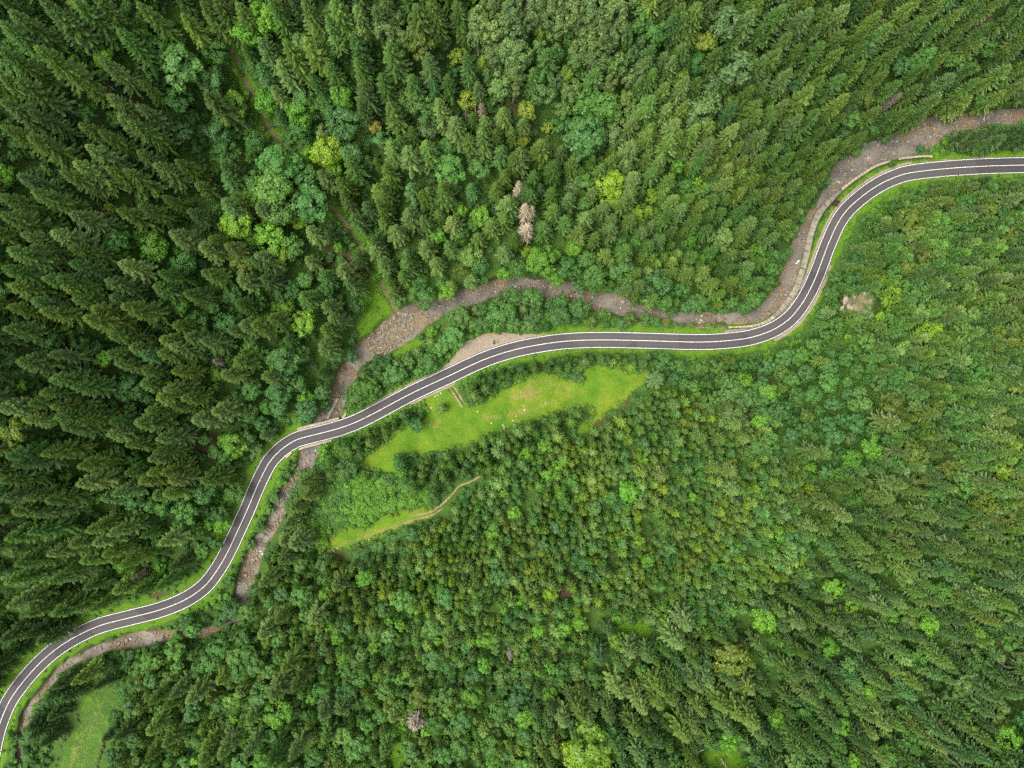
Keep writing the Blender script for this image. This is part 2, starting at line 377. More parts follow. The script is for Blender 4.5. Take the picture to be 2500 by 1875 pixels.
def line_field(S, u, v, lim):
    """distance to a polyline and the third value there (half width) at the nearest point; inf beyond LIM"""
    D = np.full(u.shape, 1e6); W = np.zeros(u.shape)
    uf, vf = u.ravel(), v.ravel()
    Df, Wf = D.ravel(), W.ravel()
    for a in range(0, len(S), 12):
        seg = S[a:a + 13]
        lo = seg[:, :2].min(0) - lim; hi = seg[:, :2].max(0) + lim
        idx = np.nonzero((uf > lo[0]) & (uf < hi[0]) & (vf > lo[1]) & (vf < hi[1]))[0]
        if not len(idx): continue
        for p, q in zip(seg[:-1], seg[1:]):
            e = q[:2] - p[:2]; L2 = max(e @ e, 1e-9)
            du, dv = uf[idx] - p[0], vf[idx] - p[1]
            t = np.clip((du * e[0] + dv * e[1]) / L2, 0, 1)
            d = np.hypot(du - t * e[0], dv - t * e[1])
            w = (p[2] + t * (q[2] - p[2])) if len(p) > 2 else np.zeros(len(idx))
            better = d < Df[idx]
            ii = idx[better]
            Df[ii] = d[better]; Wf[ii] = w[better]
    return Df.reshape(u.shape), Wf.reshape(u.shape)

def poly_field(poly, u, v, lim=30.0):
    """signed distance (inside positive), -1e3 far away"""
    P = np.array(poly, float)
    out = np.full(u.shape, -1e3).ravel()
    uf, vf = u.ravel(), v.ravel()
    lo, hi = P.min(0) - lim, P.max(0) + lim
    idx = np.nonzero((uf > lo[0]) & (uf < hi[0]) & (vf > lo[1]) & (vf < hi[1]))[0]
    a, b_ = uf[idx], vf[idx]
    d = np.full(len(idx), 1e6); ins = np.zeros(len(idx), bool)
    for i in range(len(P)):
        p, q = P[i], P[(i + 1) % len(P)]
        e = q - p; L2 = max(e @ e, 1e-9)
        t = np.clip(((a - p[0]) * e[0] + (b_ - p[1]) * e[1]) / L2, 0, 1)
        d = np.minimum(d, np.hypot(a - p[0] - t * e[0], b_ - p[1] - t * e[1]))
        cond = ((p[1] > b_) != (q[1] > b_))
        with np.errstate(divide='ignore', invalid='ignore'):
            xx = p[0] + (b_ - p[1]) * (q[0] - p[0]) / (q[1] - p[1])
        ins ^= cond & (a < xx)
    out[idx] = np.where(ins, d, -d)
    return out.reshape(u.shape)

def in_poly(poly, u, v):
    return poly_field(poly, np.atleast_1d(np.array(u, float)), np.atleast_1d(np.array(v, float)), 1.0) > 0

DROAD, _ = line_field(ROAD_S, UU, VV, 130)
DSTR, WSTR = line_field(STREAM_S, UU, VV, 90)
DBRK, WBRK = line_field(BROOK_S, UU, VV, 60)
Z = np.clip(tps(np.clip(UU, -450, 2950), np.clip(VV, -450, 2325)), -1.0, 135)
far = np.maximum(np.maximum(-400 - UU, UU - 2900), np.maximum(-400 - VV, VV - 2275)).clip(0)
Z = Z * (1 - 0.6 * smooth01(far / 3000))
Z += (vnoise(UU, VV, 60, 3) - 0.5) * 2.2 * smooth01((DROAD - 40) / 90) + (vnoise(UU, VV, 18, 4) - 0.5) * 0.7 * smooth01((DROAD - 26) / 30)
flatw = smooth01((DROAD - 26) / 95)
Z = Z * flatw + (-0.14) * (1 - flatw)
bank = WSTR - DSTR                                    # inside positive
strw = smooth01((bank + 9 + (vnoise(UU, VV, 14, 5) - 0.5) * 10) / 11)
bedz = -2.66 + (vnoise(UU, VV, 13, 8) - 0.5) * 0.95 + (vnoise(UU, VV, 36, 9) - 0.5) * 1.0
near = smooth01((70 - (DSTR - WSTR)) / 70)
Z = Z * (1 - near) + np.minimum(Z, 3.0 + (DSTR - WSTR).clip(0) * 0.22) * near
Z = Z * (1 - strw) + bedz * strw
Z -= 1.3 * smooth01((WBRK + 5 - DBRK) / 8)
# outcrop bulges out of the slope
ofield = poly_field(OUTCROP, UU, VV, 60)
Z += 5.0 * smooth01((ofield + 14) / 26)

wallD, wallW = line_field(WALL_S, UU, VV, 60)
Z = np.where(wallD < wallW + 1.5, np.minimum(Z, -2.3), Z)

def sample(A, u, v):
    """bilinear lookup in the regular core of the grid"""
    x = np.clip((np.asarray(u, float) + 400) / STEP, 0, cu - 1.001) + pu
    y = np.clip((np.asarray(v, float) + 400) / STEP, 0, cv - 1.001) + pv
    xi = x.astype(int); yi = y.astype(int); fx = x - xi; fy = y - yi
    return (A[yi, xi] * (1 - fx) + A[yi, xi + 1] * fx) * (1 - fy) + (A[yi + 1, xi] * (1 - fx) + A[yi + 1, xi + 1] * fx) * fy

def zt(u, v):
    return float(sample(Z, np.array([u]), np.array([v]))[0])

def gpt(u, v, dz=0.0):
    """the point of the ground seen at photo pixel (u, v), and dz above it"""
    z = zt(u, v)
    x, y = px(u, v)
    f = (H - z) / H
    return (x * f, y * f, z + dz)

def at_z(u, v, z):
    x, y = px(u, v); f = (H - z) / H
    return (x * f, y * f, z)

f = (H - Z) / H
GX = (UU - CX) * K * f; GY = (CY - VV) * K * f
nr, nc = UU.shape
idx = np.arange(nr * nc).reshape(nr, nc)
F = np.stack([idx[1:, :-1], idx[1:, 1:], idx[:-1, 1:], idx[:-1, :-1]], -1).reshape(-1, 4)
gme = quad_mesh('ground', np.stack([GX, GY, Z], -1).reshape(-1, 3), F, [M['ground']], True)
def ramp_mask(sd, w=7.0): return np.clip(0.5 + sd / (2 * w), 0, 1)
wob = (vnoise(UU, VV, 22, 21) - 0.5) * 10
roadside = np.clip(ramp_mask(35 + wob * 2.0 - DROAD, 8), 0, 1)
meadow = np.maximum.reduce([ramp_mask(poly_field(p_, UU, VV) + (vnoise(UU, VV, 20, 91) - .5) * 13 + 2, 9) for p_ in (MEADOW, CLEARING)])
verge = np.maximum.reduce([roadside] + [ramp_mask(poly_field(p_, UU, VV)) for p_ in (BANKGRASS, BANKGRASS2, BRIDGEGRASS, CLEAR_B, CLEAR_C, CLEAR_D)] + [ramp_mask(poly_field(LOWMEADOW, UU, VV), 14) * .44] + [ramp_mask(16 + wob - DBRK, 6) * 0.9])
gravel = ramp_mask(poly_field(LAYBY, UU, VV), 4)
# side of the road: positive = upper/left bank
def side_field(a, b_, lo, hi, sign):
    S = ROAD_S[(ROAD_S[:, 0] > a[0]) & (ROAD_S[:, 0] < a[1]) & (ROAD_S[:, 1] > b_[0]) & (ROAD_S[:, 1] < b_[1])]
    tn = np.gradient(S, axis=0); tn /= np.linalg.norm(tn, axis=1)[:, None]
    nrm = np.stack([-tn[:, 1], tn[:, 0]], 1) * sign
    C = S + nrm * (lo + hi) / 2
    D, _ = line_field(C, UU, VV, 30)
    return ramp_mask((hi - lo) / 2 - D, 3.5)
gravel = np.maximum.reduce([gravel, side_field((1770, 2230), (400, 840), 19, 26, 1), side_field((1880, 2010), (640, 840), 19, 28, -1), side_field((900, 1070), (900, 1030), 19, 24, 1), side_field((990, 1100), (900, 990), 19, 26, -1) * .9, side_field((2100, 2700), (380, 480), 19, 22.5, 1)])
def stroke(pts, w, soft=3.0):
    D, _ = line_field(spline(pts, 6.0), UU, VV, 30)
    return ramp_mask(w - D, soft)
TRACKS = [([(1094, 942), (1108, 962), (1122, 984), (1130, 997)], 2.0, .5), ([(1104, 938), (1117, 958), (1129, 977), (1136, 989)], 1.9, .5), ([(1090, 940), (1098, 938), (1106, 936)], 4.5, .7),
    ([(1175, 1161), (1150, 1175), (1120, 1188), (1103, 1208), (1078, 1232), (1052, 1249), (1020, 1257), (1000, 1261)], 2.0, .6), ([(1082, 1240), (1055, 1257), (1020, 1267), (985, 1280)], 1.9, .9),
]
dirt = np.zeros(UU.shape)
DTRK = np.minimum.reduce([line_field(spline(t_[0], 6.0), UU, VV, 60)[0] for t_ in TRACKS])
MSD = np.maximum.reduce([poly_field(p_, UU, VV, 60) for p_ in (MEADOW, CLEARING, LOWMEADOW)])
LSD = poly_field(LOWMEADOW, UU, VV, 60)
dry = np.maximum.reduce([ramp_mask(poly_field(BURNT, UU, VV) + (vnoise(UU, VV, 11, 92) - .5) * 16, 12) * 0.85, ramp_mask(poly_field(DRYSTREAK, UU, VV) + (vnoise(UU, VV, 16, 93) - .5) * 14, 12) * 0.8, stroke([(1070, 1030), (1062, 1045), (1075, 1025)], 8, 8) * .8, stroke([(830, 1330), (870, 1318), (930, 1297), (1000, 1270)], 7, 6) * 0.8, stroke([(1290, 930), (1345, 935), (1390, 950)], 9, 9) * .7, stroke([(175, 1870), (205, 1800), (250, 1730)], 22, 18) * .5, stroke([(985, 985), (1030, 966), (1070, 952)], 5, 5) * .8, ramp_mask(poly_field(OUTCROP, UU, VV) + 4, 9) * .45])
bedm = np.maximum(ramp_mask(bank + 2, 5), ramp_mask(WBRK + 0.5 - DBRK, 3))
bedm = np.maximum(bedm, stroke([(1560, 790), (1620, 795), (1700, 797), (1775, 800)], 5, 5) * .8)
bare = np.maximum.reduce([ramp_mask(poly_field(SLIP, UU, VV), 9), ramp_mask(poly_field(OUTCROP, UU, VV), 14) * .60])
for u, v, r in ((1690, 420, 9), (1225, 440, 12), (1180, 630, 12), (1630, 1030, 12), (1670, 1045, 10), (1545, 1110, 9), (1620, 1080, 10), (1730, 1090, 14), (1800, 1120, 10), (1460, 1095, 8), (1580, 1320, 9), (1595, 1795, 14), (1340, 1770, 12), (1140, 285, 10), (2130, 725, 8), (1500, 1420, 10), (1360, 1320, 9), (1310, 1180, 7), (1440, 1270, 8), (1850, 1360, 9)):
    bare = np.maximum(bare, ramp_mask(r - np.hypot(UU - u, VV - v), 6) * .75)
for nm, A in (('meadow', meadow), ('verge', verge), ('gravel', gravel), ('dry', dry), ('bed', bedm), ('bare', bare)):
    a = gme.attributes.new(nm, 'FLOAT', 'POINT'); a.data.foreach_set('value', A.astype(np.float32).ravel())
tag(obj('ground', gme), kind='structure')

# ------------------------------------------------------------------ road
def frame_of(S):
    t = np.gradient(S[:, :2], axis=0); t /= np.linalg.norm(t, axis=1)[:, None]
    return np.stack([-t[:, 1], t[:, 0]], 1)
RN = frame_of(ROAD_S)
def ribbon(name, offs, zs, m, S=ROAD_S, Nn=RN, worn=False):
    V = []
    for o, z in zip(offs, zs):
        P = S[:, :2] + Nn * (o if np.ndim(o) == 0 else np.asarray(o)[:, None])
        x, y = px(P[:, 0], P[:, 1]); ff = (H - z) / H
        V.append(np.stack([x * ff, y * ff, np.full(len(P), z)], -1))
    V = np.stack(V, 1); k = len(offs); n = len(S)
    ii = np.arange(n * k).reshape(n, k)
    F = np.stack([ii[:-1, 1:], ii[:-1, :-1], ii[1:, :-1], ii[1:, 1:]], -1).reshape(-1, 4)
    me = quad_mesh(name, V.reshape(-1, 3), F, [m], False)
    if worn:
        a = me.attributes.new('worn', 'FLOAT', 'POINT')
        w = [(1.0 if abs(abs(o) - 5) < 1.2 or abs(abs(o) - 13) < 1.2 else 0.0) for o in offs]
        a.data.foreach_set('value', np.tile(np.array(w, np.float32), n))
    return me
road = tag(obj('road', ribbon('road', [-21.5, -20.5, -16.5, -13, -9, -5, -2, 2, 5, 9, 13, 16.5, 20.5, 21.5], [-.6, 0] + [0.004] * 10 + [0, -.6], M['asphalt'], worn=True)), kind='structure')
LW = 0.54
for o in (-18.4, 0.0, 18.4):
    obj('road_marking', ribbon('road_marking', [o - LW, o + LW], [0.012, 0.012], M['paint']), road)

# worn dirt tracks: ragged ribbons lying on the ground
M['dirt'] = flat('track_dirt', (0.13, 0.105, 0.045), (0.36, 0.26, 0.15), 0.9, 0.95, 0.05)
for tk_i, (pts_, hw, dry_) in enumerate(TRACKS):
    S = spline(pts_, 2.0); Nn = frame_of(S)
    V = []
    e0 = vnoise(np.arange(len(S)) * 1.0, np.full(len(S), tk_i * 7.0), 3.0, 51) - .5; e1 = vnoise(np.arange(len(S)) * 1.0, np.full(len(S), tk_i * 7.0 + 3), 2.5, 52) - .5
    taper = np.minimum(1, np.minimum(np.arange(len(S)), np.arange(len(S))[::-1]) / 8 + .15)
    for o in (-1, -.4, .4, 1):
        P = S + Nn * (o * hw * taper * (1 + .9 * (e0 if o < 0 else e1)))[:, None]
        z = sample(Z, P[:, 0], P[:, 1]) + (.10 if abs(o) < 1 else .02)
        x, y = px(P[:, 0], P[:, 1]); ff = (H - z) / H
        V.append(np.stack([x * ff, y * ff, z], -1))
    V = np.stack(V, 1); ii = np.arange(len(S) * 4).reshape(len(S), 4)
    F = np.stack([ii[:-1, 1:], ii[:-1, :-1], ii[1:, :-1], ii[1:, 1:]], -1).reshape(-1, 4)
    tag(obj('dirt_track', quad_mesh('dirt_track', V.reshape(-1, 3), F, [M['dirt']], True)), kind='structure')

# ------------------------------------------------------------------ stream water, brook water
SN = frame_of(STREAM_S)
def water(name, S, zl, pad):
    Nn = frame_of(S)
    V = []
    offs = np.linspace(-1, 1, 7)
    for o in offs:
        P = S[:, :2] + Nn * ((S[:, 2] + pad) * o)[:, None]
        z = zl if np.ndim(zl) else np.full(len(S), zl)
        x, y = px(P[:, 0], P[:, 1]); ff = (H - z) / H
        V.append(np.stack([x * ff, y * ff, z], -1))
    V = np.stack(V, 1); ii = np.arange(len(S) * 7).reshape(len(S), 7)
    F = np.stack([ii[:-1, 1:], ii[:-1, :-1], ii[1:, :-1], ii[1:, 1:]], -1).reshape(-1, 4)
    return quad_mesh(name, V.reshape(-1, 3), F, [M['water']], True)
tag(obj('stream', water('stream', STREAM_S, -2.52, 3)), kind='structure')


# ------------------------------------------------------------------ retaining wall of stone slabs along the stream
def hexa(P8):
    return P8, [(0, 1, 2, 3), (7, 6, 5, 4), (0, 4, 5, 1), (1, 5, 6, 2), (2, 6, 7, 3), (3, 7, 4, 0)]
wall = empty('retaining_wall', gpt(1959, 661))
tag(wall, 'long pale retaining wall of sloping stone slabs between the stream and the road bend', 'wall')
WN = frame_of(WALL_S)                                  # road side is minus along this normal
arc = np.concatenate([[0], np.cumsum(np.linalg.norm(np.diff(WALL_S[:, :2], axis=0), axis=1))])
def wat(s):
    return np.array([np.interp(s, arc, WALL_S[:, k]) for k in range(3)]), np.array([np.interp(s, arc, WN[:, k]) for k in range(2)])
wl = wall.location.copy()
s = 0.0
while s < arc[-1] - 3:
    c0, n0 = wat(s)
    L = (19 + R.uniform(-3, 4)) if c0[2] > 4.2 else (9.5 + R.uniform(-1.5, 1.5))
    e = min(s + L - (0.9 if c0[2] > 4.2 else 0.7), arc[-1])
    c1, n1 = wat(e)
    if not (405 > c0[1] > 389 and 2172 < c0[0] < 2192):
        top_in = 0.35 + R.uniform(-.06, .06); wide = c0[2] > 4.2
        top_out = (-1.5 if wide else 0.32) + R.uniform(-.06, .06)
        sk = R.uniform(-1.2, 1.2) if wide else 0
        pts = []
        # which side is the stream: the road lies to the lower/right of the wall
        for z_in, z_out in ((None, None), (top_in, top_out)):
            for (c, n, side) in ((c0, n0, -1), (c1, n1, -1), (c1, n1, 1), (c0, n0, 1)):
                q = c[:2] + n * side * c[2] * -1.0
                z = -2.9 if z_in is None else (z_in if side < 0 else z_out)
                pts.append(Vector(at_z(q[0], q[1] + (sk if side > 0 else 0), z)) - wl)
        inward = WN  # kept for reference
        v, f_ = hexa(pts)
        o = obj('stone_slab', mesh_of('stone_slab', v, f_, [M['slab'] if wide else M['concrete']]), wall)
    s += L

# ------------------------------------------------------------------ bridge
bridge = empty('road_bridge', at_z(785, 1057, 0))
tag(bridge, 'short road bridge with pale stone parapets carrying the road over the stream', 'bridge')
bl = bridge.location.copy()
def along_road(u0, u1, off, half, z0, z1, name, m, pieces=1, gap=0.25):
    sel = np.nonzero((ROAD_S[:, 0] >= min(u0, u1)) & (ROAD_S[:, 0] <= max(u0, u1)) & (ROAD_S[:, 1] > 1000) & (ROAD_S[:, 1] < 1130))[0]
    S = ROAD_S[sel]; Nn = RN[sel]
    arc_ = np.concatenate([[0], np.cumsum(np.linalg.norm(np.diff(S, axis=0), axis=1))])
    for k in range(pieces):
        a0 = arc_[-1] * k / pieces; a1 = arc_[-1] * (k + 1) / pieces - (gap if k < pieces - 1 else 0)
        ts = np.linspace(a0, a1, max(3, int((a1 - a0) / 6) + 2))
        rows = []
        for t in ts:
            c = np.array([np.interp(t, arc_, S[:, i]) for i in range(2)]); n = np.array([np.interp(t, arc_, Nn[:, i]) for i in range(2)])
            rows.append([Vector(at_z(*(c + n * (off + sgn * half)), z)) - bl for sgn, z in ((-1, z0), (-1, z1), (1, z1), (1, z0))])
        V = [p for r_ in rows for p in r_]; F = []
        for i in range(len(rows) - 1):
            for j in range(4):
                F.append((i * 4 + j, i * 4 + (j + 1) % 4, i * 4 + 4 + (j + 1) % 4, i * 4 + 4 + j))
        F += [(3, 2, 1, 0), tuple(len(V) - 4 + j for j in range(4))]
        obj(name, mesh_of(name, V, F, [m]), bridge)
along_road(728, 832, 0, 26.5, -0.75, -0.03, 'deck', M['concrete'])
along_road(742, 836, 23.8, 2.9, -0.02, 0.85, 'parapet', M['concrete'], 5)
along_road(714, 806, -23.8, 2.5, -0.02, 0.8, 'parapet', M['concrete'], 5)
for (a, b_, w) in (((837, 1021), (846, 1008), 2.6), ((713, 1104), (699, 1117), 2.4)):
    A, B = Vector(at_z(*a, 0)) - bl, Vector(at_z(*b_, 0)) - bl
    d = B - A
    v, f_ = box_data(*(A + d / 2), d.length, w * 2 * K, 3.0, math.atan2(d.y, d.x), 0.03)
    v = [(x, y, z - 0.8) for x, y, z in v]
    obj('wing_wall', mesh_of('wing_wall', v, f_, [M['concrete']]), bridge)
for (a, b_) in (((752, 1036), (736, 1098)), ((826, 1020), (788, 1088))):
    A, B = Vector(at_z(*a, 0)) - bl, Vector(at_z(*b_, 0)) - bl
    d = B - A
    v, f_ = box_data(*(A + d / 2), d.length, 0.9, 2.6, math.atan2(d.y, d.x), 0.02)
    v = [(x, y, z - 2.05) for x, y, z in v]
    obj('abutment', mesh_of('abutment', v, f_, [M['slab']]), bridge)

# guide wall in the stream above the bridge
gw = empty('guide_wall', at_z(811, 997, -2.9))
tag(gw, 'straight pale stone guide wall in the stream bed just above the bridge', 'wall')
A, B = Vector(at_z(824.5, 972, -1.7)), Vector(at_z(799, 1022, -1.7))
d = B - A
for k in range(11):
    c = A + d * ((k + .5) / 11) - gw.location
    v, f_ = box_data(c.x, c.y, c.z - .6, d.length / 11 - 0.05, 1.1 + R.uniform(-.12, .12), 1.5 + R.uniform(-.15, .15), math.atan2(d.y, d.x), 0.06)
    obj('stone_block', mesh_of('stone_block', v, f_, [M['concrete']]), gw)

# concrete guard beams on the verge
for k, (a, b_, lab) in enumerate((((2107, 448), (2115, 437), 'pale concrete guard beam on the grass verge, uppermost of three by the bend'), ((2093, 459), (2104, 451), 'pale concrete guard beam on the grass verge, middle one of three by the bend'), ((2076, 474), (2084, 466), 'weathered concrete guard beam on the grass verge, lowest of three by the bend'))):
    A, B = Vector(gpt(*a)), Vector(gpt(*b_)); d = B - A
    g = empty('guard_beam', A + d / 2); tag(g, lab, 'guard beam', 'concrete guard beams by the bend')
    v, f_ = box_data(0, 0, 0.5, d.length, 0.32, 0.3, math.atan2(d.y, d.x), 0.02)
    obj('beam', mesh_of('beam', v, f_, [M['concrete']]), g)
    for t in (-.38, .38):
        v, f_ = box_data(d.x * t, d.y * t, 0.1, 0.3, 0.26, 0.5, math.atan2(d.y, d.x), 0.01)
        obj('post', mesh_of('post', v, f_, [M['concrete']]), g)

# ------------------------------------------------------------------ stones
def icosa(sub=1):
    t = (1 + 5 ** .5) / 2
    V = [(-1, t, 0), (1, t, 0), (-1, -t, 0), (1, -t, 0), (0, -1, t), (0, 1, t), (0, -1, -t), (0, 1, -t), (t, 0, -1), (t, 0, 1), (-t, 0, -1), (-t, 0, 1)]
    F = [(0, 11, 5), (0, 5, 1), (0, 1, 7), (0, 7, 10), (0, 10, 11), (1, 5, 9), (5, 11, 4), (11, 10, 2), (10, 7, 6), (7, 1, 8), (3, 9, 4), (3, 4, 2), (3, 2, 6), (3, 6, 8), (3, 8, 9), (4, 9, 5), (2, 4, 11), (6, 2, 10), (8, 6, 7), (9, 8, 1)]
    V = [Vector(v).normalized() for v in V]
    for _ in range(sub):
        cache = {}; F2 = []
        def mid(a, b_):
            k = (min(a, b_), max(a, b_))
            if k not in cache:
                V.append(((V[a] + V[b_]) / 2).normalized()); cache[k] = len(V) - 1
            return cache[k]
        for a, b_, c in F:
            x, y, z = mid(a, b_), mid(b_, c), mid(c, a)
            F2 += [(a, x, z), (b_, y, x), (c, z, y), (x, y, z)]
        F = F2
    return np.array(V), np.array(F)
ICO0, ICO1, ICO2 = icosa(0), icosa(1), icosa(2)
def rock_data(ico, seed, rough):
    r = np.random.default_rng(seed)
    V, F = ico
    V = V.copy()
    for _ in range(7):                                  # flat broken faces
        d = r.normal(size=3); d /= np.linalg.norm(d); o = r.uniform(.55, .9)
        over = (V @ d - o).clip(0); V -= over[:, None] * d * 0.9
    V *= 1 + r.uniform(-rough, rough, (len(V), 1))
    return V * np.array([1, r.uniform(.6, .9), r.uniform(.45, .65)]), F
ROCKS = [quad_mesh('boulder', *rock_data(ICO1, 40 + k, .06), [M['stone']]) for k in range(5)]
BOULD = [(2143, 354, 8, 'large flat boulder in the stream below the wooded bank, upstream of the bend'), (2196, 367, 5, 'pale boulder beside the green verge where the stream widens'), (2277, 322, 7, 'tan boulder beside the dark pool at the wide stretch of stream'), (2273, 345, 6, 'tan boulder below the pool, next to the grassy verge'), (2298, 300, 5, 'small boulder on the gravel bar upstream of the pool'), (2466, 292, 5, 'dark boulder in the stream at the right-hand edge of the photo'), (2355, 300, 4, 'small pale boulder mid-stream, upstream of the wide pool'), (2120, 392, 6, 'ochre boulder in the stream beside the start of the slab wall'), (2085, 425, 6, 'ochre boulder close under the narrow wall coping'), (2075, 437, 5, 'brown boulder near the narrow wall coping, above the slabs'), (1924, 641, 5, 'pale boulder on the gravel bar across from the white water'), (1897, 738, 4, 'pale small boulder on the gravel bar at the foot of the bend'), (1804, 781, 7, 'mossy brown boulder under the slab wall, at its low end'), (1742, 790, 7, 'mossy brown boulder beside the twin white rapids'), (1722, 775, 4, 'wet boulder between the twin white rapids'), (1815, 757, 5, 'reddish boulder under the trees opposite the low end of the wall'), (1010, 789, 4, 'bright pale boulder in the middle of the stony stretch'), (984, 797, 4, 'cream boulder in the stony stretch below the brook mouth'), (928, 825, 4, 'cream boulder in the stony stretch, downstream half'), (941, 864, 5, 'pale broken boulder on the near bank of the stony stretch'), (950, 866, 4, 'small pale rock beside the broken boulder on the near bank'), (880, 868, 5, 'brown boulder at the lower end of the stony stretch'), (666, 1262, 5, 'brown boulder in the stream beside the row of stream-side spruces'), (650, 1295, 5, 'brown boulder in the stream left of the broad stream-side spruce'), (628, 1345, 5, 'dark boulder next to the small white rapid'), (600, 1390, 6, 'brown boulder on the bank below the small white rapid'), (583, 1422, 6, 'flat brown boulder where the stream turns under the trees'), (310, 1566, 9, 'pale slab boulder in the brown pool beside the lower road'), (290, 1570, 6, 'brown boulder at the edge of the brown pool'), (340, 1588, 6, 'reddish boulder on the far bank of the brown pool'), (82, 1735, 6, 'tan boulder in the stream near the lower-left bend'), (66, 1752, 5, 'dark boulder in the stream, lowest near the lower-left bend')]
for k, (u, v, r_, lab) in enumerate(BOULD):
    o = obj('boulder', ROCKS[k % 5]); o.location = gpt(u, v, 0.1); o.rotation_euler = (0, 0, R.uniform(0, 6.3))
    s_ = r_ * K; o.scale = (s_, s_, s_)
    tag(o, lab, 'boulder', 'boulders in the stream')
# the countless smaller stones of the bed
Vs, Fs = [], []; base = 0
dens = [(900, 1010, 760, 880, 900), (1020, 1250, 690, 780, 350), (1250, 1560, 670, 770, 420), (1560, 1860, 740, 800, 160), (1860, 2060, 400, 770, 380), (2050, 2480, 270, 450, 700), (700, 900, 880, 1140, 300), (560, 740, 1140, 1480, 700), (40, 520, 1520, 1880, 420)]
for u0, u1, v0, v1, n in dens:
    uu = rng.uniform(u0, u1, n * 6); vv = rng.uniform(v0, v1, n * 6)
    ok = np.nonzero((sample(bank, uu, vv) > 1))[0][:n]
    for i in ok[:int(n * .7)]:
        V, F = rock_data(ICO0, int(rng.integers(0, 60)), .1)
        s_ = rng.gamma(2.0, 0.17) + 0.15
        a = rng.uniform(0, 6.28); c_, s2 = math.cos(a), math.sin(a)
        P = V * s_
        x, y, z = gpt(uu[i], vv[i])
        z = max(z, -2.6)
        Vs.append(np.stack([P[:, 0] * c_ - P[:, 1] * s2 + x, P[:, 0] * s2 + P[:, 1] * c_ + y, P[:, 2] + z + .05], -1)); Fs.append(F + base); base += len(V)
tag(obj('stream_gravel', quad_mesh('stream_gravel', np.concatenate(Vs), np.concatenate(Fs), [M['stone']])), 'loose stones and gravel strewn along the stream bed', 'gravel', kind='stuff')
# white water
for u, v, r_ in ((1949, 638, 4.5), (1944, 643, 3), (1712, 783, 3.5), (1708, 788, 3), (1717, 787, 3), (1728, 782, 4), (1713, 771, 3), (2253, 320, 4), (641, 1352, 3.5), (636, 1346, 2.5), (1258, 700, 2.5), (1040, 760, 2.2), (1072, 748, 2), (1003, 775, 2.4), (975, 820, 2.2), (930, 848, 2.2), (905, 845, 2), (1130, 735, 2), (1210, 712, 2.2), (1395, 722, 2.4), (1465, 745, 2.2), (1515, 752, 2), (2120, 385, 2.6), (2190, 345, 2.4), (2080, 415, 2.4), (2048, 445, 2.2), (700, 1205, 2), (665, 1285, 2.2), (318, 1560, 2.6), (110, 1690, 2.4), (790, 1010, 2.4), (770, 1100, 2.2)):
    V, F = rock_data(ICO2, int(u), .14)
    V = V * np.array([r_ * K, r_ * K * R.uniform(.5, .8), 0.25])
    o = obj('rapid', quad_mesh('rapid', V, F, [M['foam']], True), bpy.data.objects['stream']); o.location = at_z(u, v, -2.45); o.rotation_euler = (0, 0, R.uniform(-1, 1))

# rock outcrop on the slope
Vo = None
oc = empty('rock_outcrop', gpt(2105, 745)); tag(oc, 'bare pale rock outcrop half grown over with yellowish shrubs above the road bend', 'rock outcrop')
for k, (u, v, r_, hh) in enumerate(((2068, 735, 18, 3.2), (2090, 722, 17, 3.0), (2112, 716, 14, 2.2), (2080, 752, 17, 3.4), (2060, 752, 12, 2.6), (2118, 765, 16, 3.0), (2135, 778, 15, 2.4), (2112, 782, 13, 2.0), (2145, 738, 8, 1.6), (2158, 760, 7, 1.4))):
    V, F = rock_data(ICO2, 100 + k, .10)
    V = V * np.array([r_ * K * .8, r_ * K * .62, hh * .62]) * (1 + .25 * np.sin(V[:, :1] * 9 + k) * np.cos(V[:, 1:2] * 11))
    o = obj('crag', quad_mesh('crag', V, F, [M['rock']]), oc); o.location = Vector(gpt(u, v, -0.6)) - oc.location; o.rotation_euler = (R.uniform(-.3, .3), R.uniform(-.3, .3), R.uniform(0, 6))

